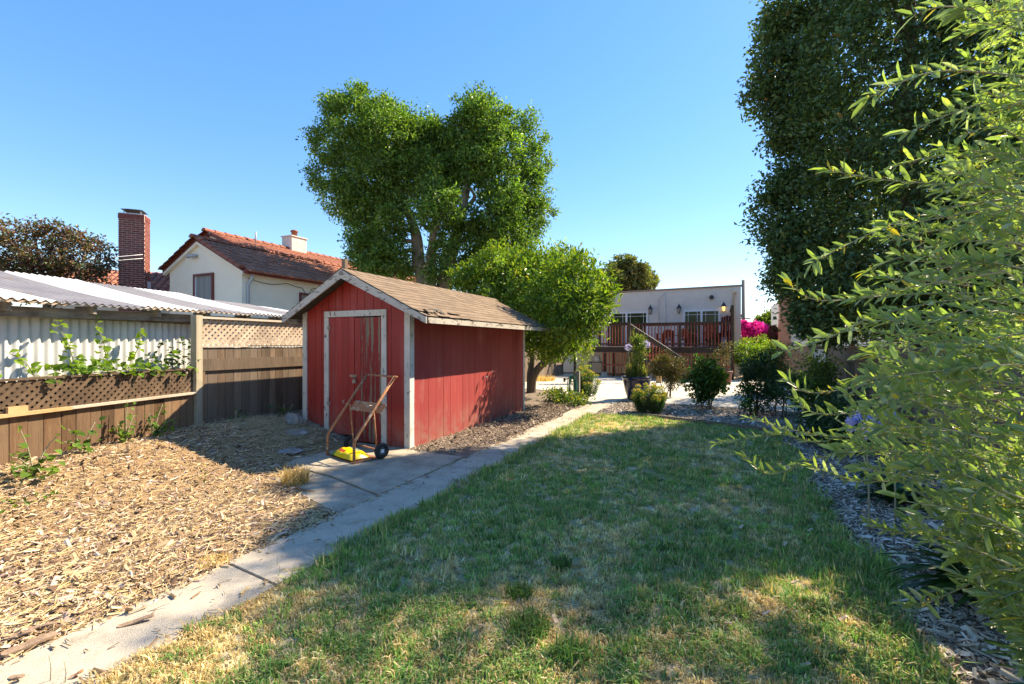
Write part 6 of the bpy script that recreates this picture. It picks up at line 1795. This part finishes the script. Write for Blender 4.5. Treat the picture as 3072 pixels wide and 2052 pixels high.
leaves('flower_buds', BP, BD, rdir(len(BP)), np.full(len(BP), .008), np.full(len(BP), .006), pal(len(BP), [(.55, .46, .10), (.48, .42, .14), (.50, .34, .06)]), M_olive, ol)['kind'] = 'stuff'
# limbs carrying the shoots
for (u, v, d) in ((3080, 230, 1.75), (3080, 560, 1.95), (3110, 885, 2.1), (3080, 1010, 2.15), (2900, 1290, 2.55), (3060, 1600, 2.0), (3000, 1200, 2.15), (3110, 20, 1.7), (2900, 700, 2.7), (3000, 1420, 2.3)):
    e = at(u, v, d=d)
    limb(ol, [FK, FK.lerp(e, .45) + Vector((rg.uniform(-.1, .1), rg.uniform(-.05, .1), .14)), e], .028, .006, M_bark, 'branch', 7)
limb(ol, [at(2900, 860, d=2.3), at(2830, 790, d=2.25), at(2760, 740, d=2.2)], .012, .006, M_bark, 'branch', 6)
# upper crown beyond the frame: it shades the near lawn
P, O = crown_points([(2.2, 1.2, 2.9, .7, .7, .6, 16), (1.5, .9, 2.7, .6, .6, .5, 12)], 0, .22, (.2, 1), 46)
c_ = pal(len(P), [(.155, .20, .062), (.19, .23, .070), (.12, .165, .065)], None, .12)
leaves('upper_foliage', P, norm(O + rdir(len(P))), rdir(len(P)) + np.array([0, 0, 1]), np.full(len(P), .055), np.full(len(P), .0135), c_, M_olive, ol)['kind'] = 'stuff'
for (x, y, z) in ((2.2, 1.2, 2.9), (1.5, .9, 2.7)): limb(ol, [FK, FK.lerp(Vector((x, y, z)), .5) + Vector((.05, 0, 0)), (x, y, z)], .045, .015, M_bark, 'branch', 7)
# ================================================================== hand cart, seed bag, small things
w_ = Vector((-.957, .291, 0)); b_ = Vector((.291, .957, 0))
O_ = Vector((-4.12, 4.32, .014))
def cq(a, s, z): return O_ + w_ * a + b_ * s + Vector((0, 0, z))
cart = thing('hand_cart', cq(.34, .2, 0), 'rusty two wheeled hand cart leaning before the shed doors', 'hand cart')
WDT = .68
for a in (0, WDT):
    tube('frame_tube', [cq(a, 0, .01), cq(a, .0, .25), cq(a, .025, .305), cq(a, .30, .67), cq(a, .585, 1.04)], .018, M_rust, cart, 8)
    tube('axle_strut', [cq(a * .86 + .05, .30, .655), cq(a * .86 + .05, .35, .11)], .011, M_rust, cart, 6)
tube('handle_bar', [cq(-.05, .587, 1.045), cq(WDT, .587, 1.045)], .0135, M_rust, cart, 8)
tube('axle', [cq(-.03, .36, .105), cq(WDT + .03, .36, .105)], .010, M_rust, cart, 6)
def plate(name, pts, th, m, parent):
    n_ = len(pts); up = Vector((0, 0, th))
    nrm = (Vector(pts[1]) - Vector(pts[0])).cross(Vector(pts[2]) - Vector(pts[0])).normalized() * th
    V = [Vector(p) for p in pts] + [Vector(p) + nrm for p in pts]
    return mesh(name, V, [tuple(reversed(range(n_))), tuple(range(n_, 2 * n_))] + [(i, (i + 1) % n_, n_ + (i + 1) % n_, n_ + i) for i in range(n_)], m, parent)
plate('back_plate', [cq(-.10, .315, .60), cq(WDT * .92, .285, .58), cq(WDT * .92, .37, .70), cq(-.10, .40, .71)], .006, M_rust, cart)
M_ply = mat('rust_red_board', (.24, .09, .05), (.32, .15, .09), 6, rough=.85, fine=.15)
plate('toe_plate', [cq(-.015, -.02, .002), cq(WDT + .015, -.02, .002), cq(WDT + .015, .34, .012), cq(-.015, .34, .012)][::-1], .008, M_ply, cart)
M_tyre = mat('black_rubber', (.018, .018, .019), (.03, .029, .028), 9, rough=.8)
M_hub = mat('dirty_hub', (.09, .085, .08), rough=.7)
for a in (-.045, WDT + .045):
    whl = sub('wheel', cart, cq(a, .36, .105))
    c = cq(a, .36, .105)
    V, F = [], []
    nn, mm_ = 28, 8
    for i in range(nn):
        an = 2 * math.pi * i / nn
        for j in range(mm_):
            bn = 2 * math.pi * j / mm_
            rr = .074 + .030 * math.cos(bn)
            V.append(c + (b_ * math.cos(an) + Vector((0, 0, math.sin(an)))) * rr + w_ * (.031 * math.sin(bn)))
    for i in range(nn):
        for j in range(mm_):
            F.append((i * mm_ + j, i * mm_ + (j + 1) % mm_, ((i + 1) % nn) * mm_ + (j + 1) % mm_, ((i + 1) % nn) * mm_ + j))
    mesh('tyre', V, F, M_tyre, whl, True)
    MB().tube([c - w_ * .018, c + w_ * .018], .054, 20).build('rim', M_hub, whl)
    q = c + w_ * (-.021 if a < .2 else .021)
    bar('hub_plate', q - b_ * .022, q + b_ * .022, .006, .044, M_pvc, whl)
for a, s, z in ((.12, .345, .675), (.40, .34, .675), (WDT + .02, .285, .665)):
    tube('hook', [cq(a, s - .02, z), cq(a + .012, s - .05, z + .005), cq(a + .02, s - .05, z + .03), cq(a + .0, s - .03, z + .045)], .006, M_steel, cart, 6)
# yellow seed bag lying on the toe plate
M_bag, t_, p_, N_ = _m('yellow_seed_bag')
tc = N_('ShaderNodeTexCoord'); sp = N_('ShaderNodeSeparateXYZ'); t_.links.new(tc.outputs['Object'], sp.inputs[0])
def lt(sock, v, op='GREATER_THAN'):
    n = N_('ShaderNodeMath'); n.operation = op; n.inputs[1].default_value = v; t_.links.new(sock, n.inputs[0]); return n.outputs[0]
def mul(a, b):
    n = N_('ShaderNodeMath'); n.operation = 'MULTIPLY'; t_.links.new(a, n.inputs[0]); t_.links.new(b, n.inputs[1]); return n.outputs[0]
nz_ = _noise(t_, tc.outputs['Object'], 22, 3, .6)
col = _mix(t_, _ramp(t_, nz_, .4, .6), (.72, .50, .01), (.80, .60, .02))
art = mul(lt(sp.outputs[1], .02), mul(lt(sp.outputs[0], -.12), lt(sp.outputs[0], .12, 'LESS_THAN')))
artc = _mix(t_, _ramp(t_, _noise(t_, tc.outputs['Object'], 35, 3, .6), .45, .52), (.10, .11, .16), (.22, .30, .16))
col = _mix(t_, art, col, artc)
gr = lt(sp.outputs[0], .15)
col = _mix(t_, gr, col, (.14, .30, .07))
rl = mul(mul(lt(sp.outputs[1], -.10), lt(sp.outputs[1], -.055, 'LESS_THAN')), mul(lt(sp.outputs[0], -.02), lt(sp.outputs[0], .13, 'LESS_THAN')))
col = _mix(t_, rl, col, (.42, .06, .02))
t_.links.new(col, p_.inputs['Base Color']); p_.inputs['Roughness'].default_value = .32
B = Matrix((w_, b_, Vector((0, 0, 1)))).transposed().to_4x4(); B.translation = cq(.33, .13, .022)
V, F = [], []
nx, ny = 18, 12
for side in (0, 1):
    for i in range(nx + 1):
        for j in range(ny + 1):
            a, c = i / nx * 2 - 1, j / ny * 2 - 1
            h = max(0, (1 - abs(a) ** 2.6) * (1 - abs(c) ** 2.4)) ** .55
            zz_ = .085 * h * (1 + .10 * math.sin(a * 5 + c * 3) + .05 * math.sin(a * 13 - c * 7)) if side else -.0 * h
            V.append((a * .27, c * .145 * (1 - .08 * a * a), zz_ + .004 * side + .006))
for side in (0, 1):
    o = side * (nx + 1) * (ny + 1)
    for i in range(nx):
        for j in range(ny):
            q = (o + i * (ny + 1) + j, o + (i + 1) * (ny + 1) + j, o + (i + 1) * (ny + 1) + j + 1, o + i * (ny + 1) + j + 1)
            F.append(q if side else q[::-1])
bag = mesh('seed_bag', V, F, M_bag, None, True, M=B)
tag(bag, 'yellow plastic seed bag lying on the hand cart plate', 'bag')
# rocks and rubble by the shed corner
M_rock = mat('grey_rock', (.20, .19, .17), (.32, .30, .28), 9, rough=.95, bump=.6, bscale=30)
def rock(name, x, y, r, label, sq=.6, seed=1):
    rg = np.random.default_rng(seed)
    nn, mm_ = 14, 8
    V, F = [], []
    for j in range(mm_ + 1):
        ph = math.pi * j / mm_
        for i in range(nn):
            th = 2 * math.pi * i / nn
            d = np.array([math.sin(ph) * math.cos(th), math.sin(ph) * math.sin(th), math.cos(ph)])
            f = 1 + .8 * (vnoise(d[0] * 1.5 + d[2], d[1] * 1.5 - d[2] * .7, 1.2, seed) - .5) + .4 * (vnoise(d[0] * 4 + d[2] * 2, d[1] * 4, 1.2, seed + 1) - .5)
            V.append((x + d[0] * r * f, y + d[1] * r * f * .85, g1(x, y) + (d[2] * sq + sq * .55) * r * f))
    for j in range(mm_):
        for i in range(nn):
            F.append((j * nn + i, (j + 1) * nn + i, (j + 1) * nn + (i + 1) % nn, j * nn + (i + 1) % nn))
    return tag(mesh(name, V, F, M_rock, None), label, 'rock')
q = at(890, 1272, X=-6.0); rock('rock', -5.98, 5.02, .13, 'pale grey rock at the left corner of the shed', .75, 3)
rock('rock', -5.62, 4.78, .17, 'flat concrete rubble piece before the left door casing', .3, 6)
rock('rock', -5.2, 4.3, .14, 'flat stone lying in the dead grass left of the cart', .22, 9)
# pieces of bark and scraps on the path and mulch, each large enough to pick up
M_barkpc = mat('loose_bark', (.30, .19, .12), (.40, .28, .19), 12, rough=.95, bump=.5, bscale=60, stretch=(2, 8, 8))
def scrap(u, v, L, W, ang, label, z=None, m=None, name='bark_piece', cat='bark piece'):
    q = at(u, v, z=.02)
    zz = .016 if z is None else z
    q = at(u, v, z=zz)
    d = Vector((math.cos(ang), math.sin(ang), 0)); s = Vector((-d.y, d.x, 0)); c = Vector((q.x, q.y, max(zz, g1(q.x, q.y) + .006)))
    V, F = [], []
    prof = [(-.5, .25), (-.42, .46), (-.1, .5), (.25, .44), (.46, .30), (.5, .05)]
    for (a, b) in prof:
        for sg in (-1, 1):
            for h in (0, 1): V.append(c + d * a * L + s * sg * b * W * (1 if sg > 0 else .85) + Vector((0, 0, h * W * .16 + .010 * math.sin(a * 4))))
    for i in range(len(prof) - 1):
        o = i * 4
        F += [(o, o + 4, o + 5, o + 1), (o + 2, o + 3, o + 7, o + 6), (o + 1, o + 5, o + 7, o + 3), (o, o + 2, o + 6, o + 4)]
    F += [(0, 1, 3, 2), (20, 22, 23, 21)]
    tag(mesh(name, V, F, m or M_barkpc, None), label, cat, 'loose pieces on the ground')
A = YAW
scrap(408, 1865, .155, .04, A + .45, 'long smooth bark piece lying alone on the concrete path')
scrap(90, 1935, .19, .07, A + .75, 'broad flat bark piece at the path edge in the lower left')
scrap(60, 1905, .12, .05, A + .2, 'dark bark piece above the broad flat one at lower left')
scrap(120, 1880, .15, .03, A + .15, 'dark split bark piece in the mulch at lower left')
scrap(50, 2032, .09, .03, A - .3, 'small dark bark piece on the path at the bottom left corner')
scrap(228, 2025, .05, .03, A + .3, 'curled brown leaf on the path at the bottom left', m=M_rust, name='dry_leaf', cat='leaf')
scrap(470, 1825, .12, .006, A + .5, 'thin twig lying across the concrete path', m=M_bark, name='twig', cat='twig')
scrap(650, 1820 - 60, .05, .008, A + .5, 'short twig on the path near the lawn edge', m=M_bark, name='twig', cat='twig')
scrap(500, 1745, .06, .03, A - .7, 'dark bark piece at the mulch edge of the path')
scrap(640, 1600, .14, .012, A + .4, 'long grey stick lying on the mulch', z=.02, m=M_greywood, name='stick', cat='stick')
scrap(700, 1545, .16, .016, A + .35, 'brown split stick on the mulch behind the grey stick', z=.02, m=M_bark, name='stick', cat='stick')
scrap(835, 1605, .13, .035, A + .4, 'pale splinter of wood at the edge of the path', z=.02, m=M_cap, name='splinter', cat='splinter')
# fallen leaves on the lawn
M_fall = mat('fallen_leaf', (.42, .26, .16), (.55, .42, .32), 20, rough=.8)
for i, (u, v, lb) in enumerate(((2355, 1632, 'pale fallen leaf on the right of the lawn'), (2430, 1590, 'tan fallen leaf near the right lawn edge'), (2300, 1838, 'pale fallen leaf at the lower right of the lawn'), (2385, 1745, 'small fallen leaf below the right dry patch'),
                                 (1445, 1877, 'pinkish fallen leaf in the lower middle of the lawn'), (2185, 1870, 'reddish fallen leaf in the lower right sun patch'), (2415, 1995, 'curled tan leaf at the bottom right of the lawn'), (2225, 1580, 'small tan leaf on the upper right lawn'), (2530, 1855, 'brown leaf at the right lawn border'), (1665, 1857, 'yellowish leaf in the middle of the lower lawn'))):
    scrap(u, v, .045, .025, rnd.uniform(0, 6), lb, z=.03, m=M_fall, name='fallen_leaf', cat='leaf')
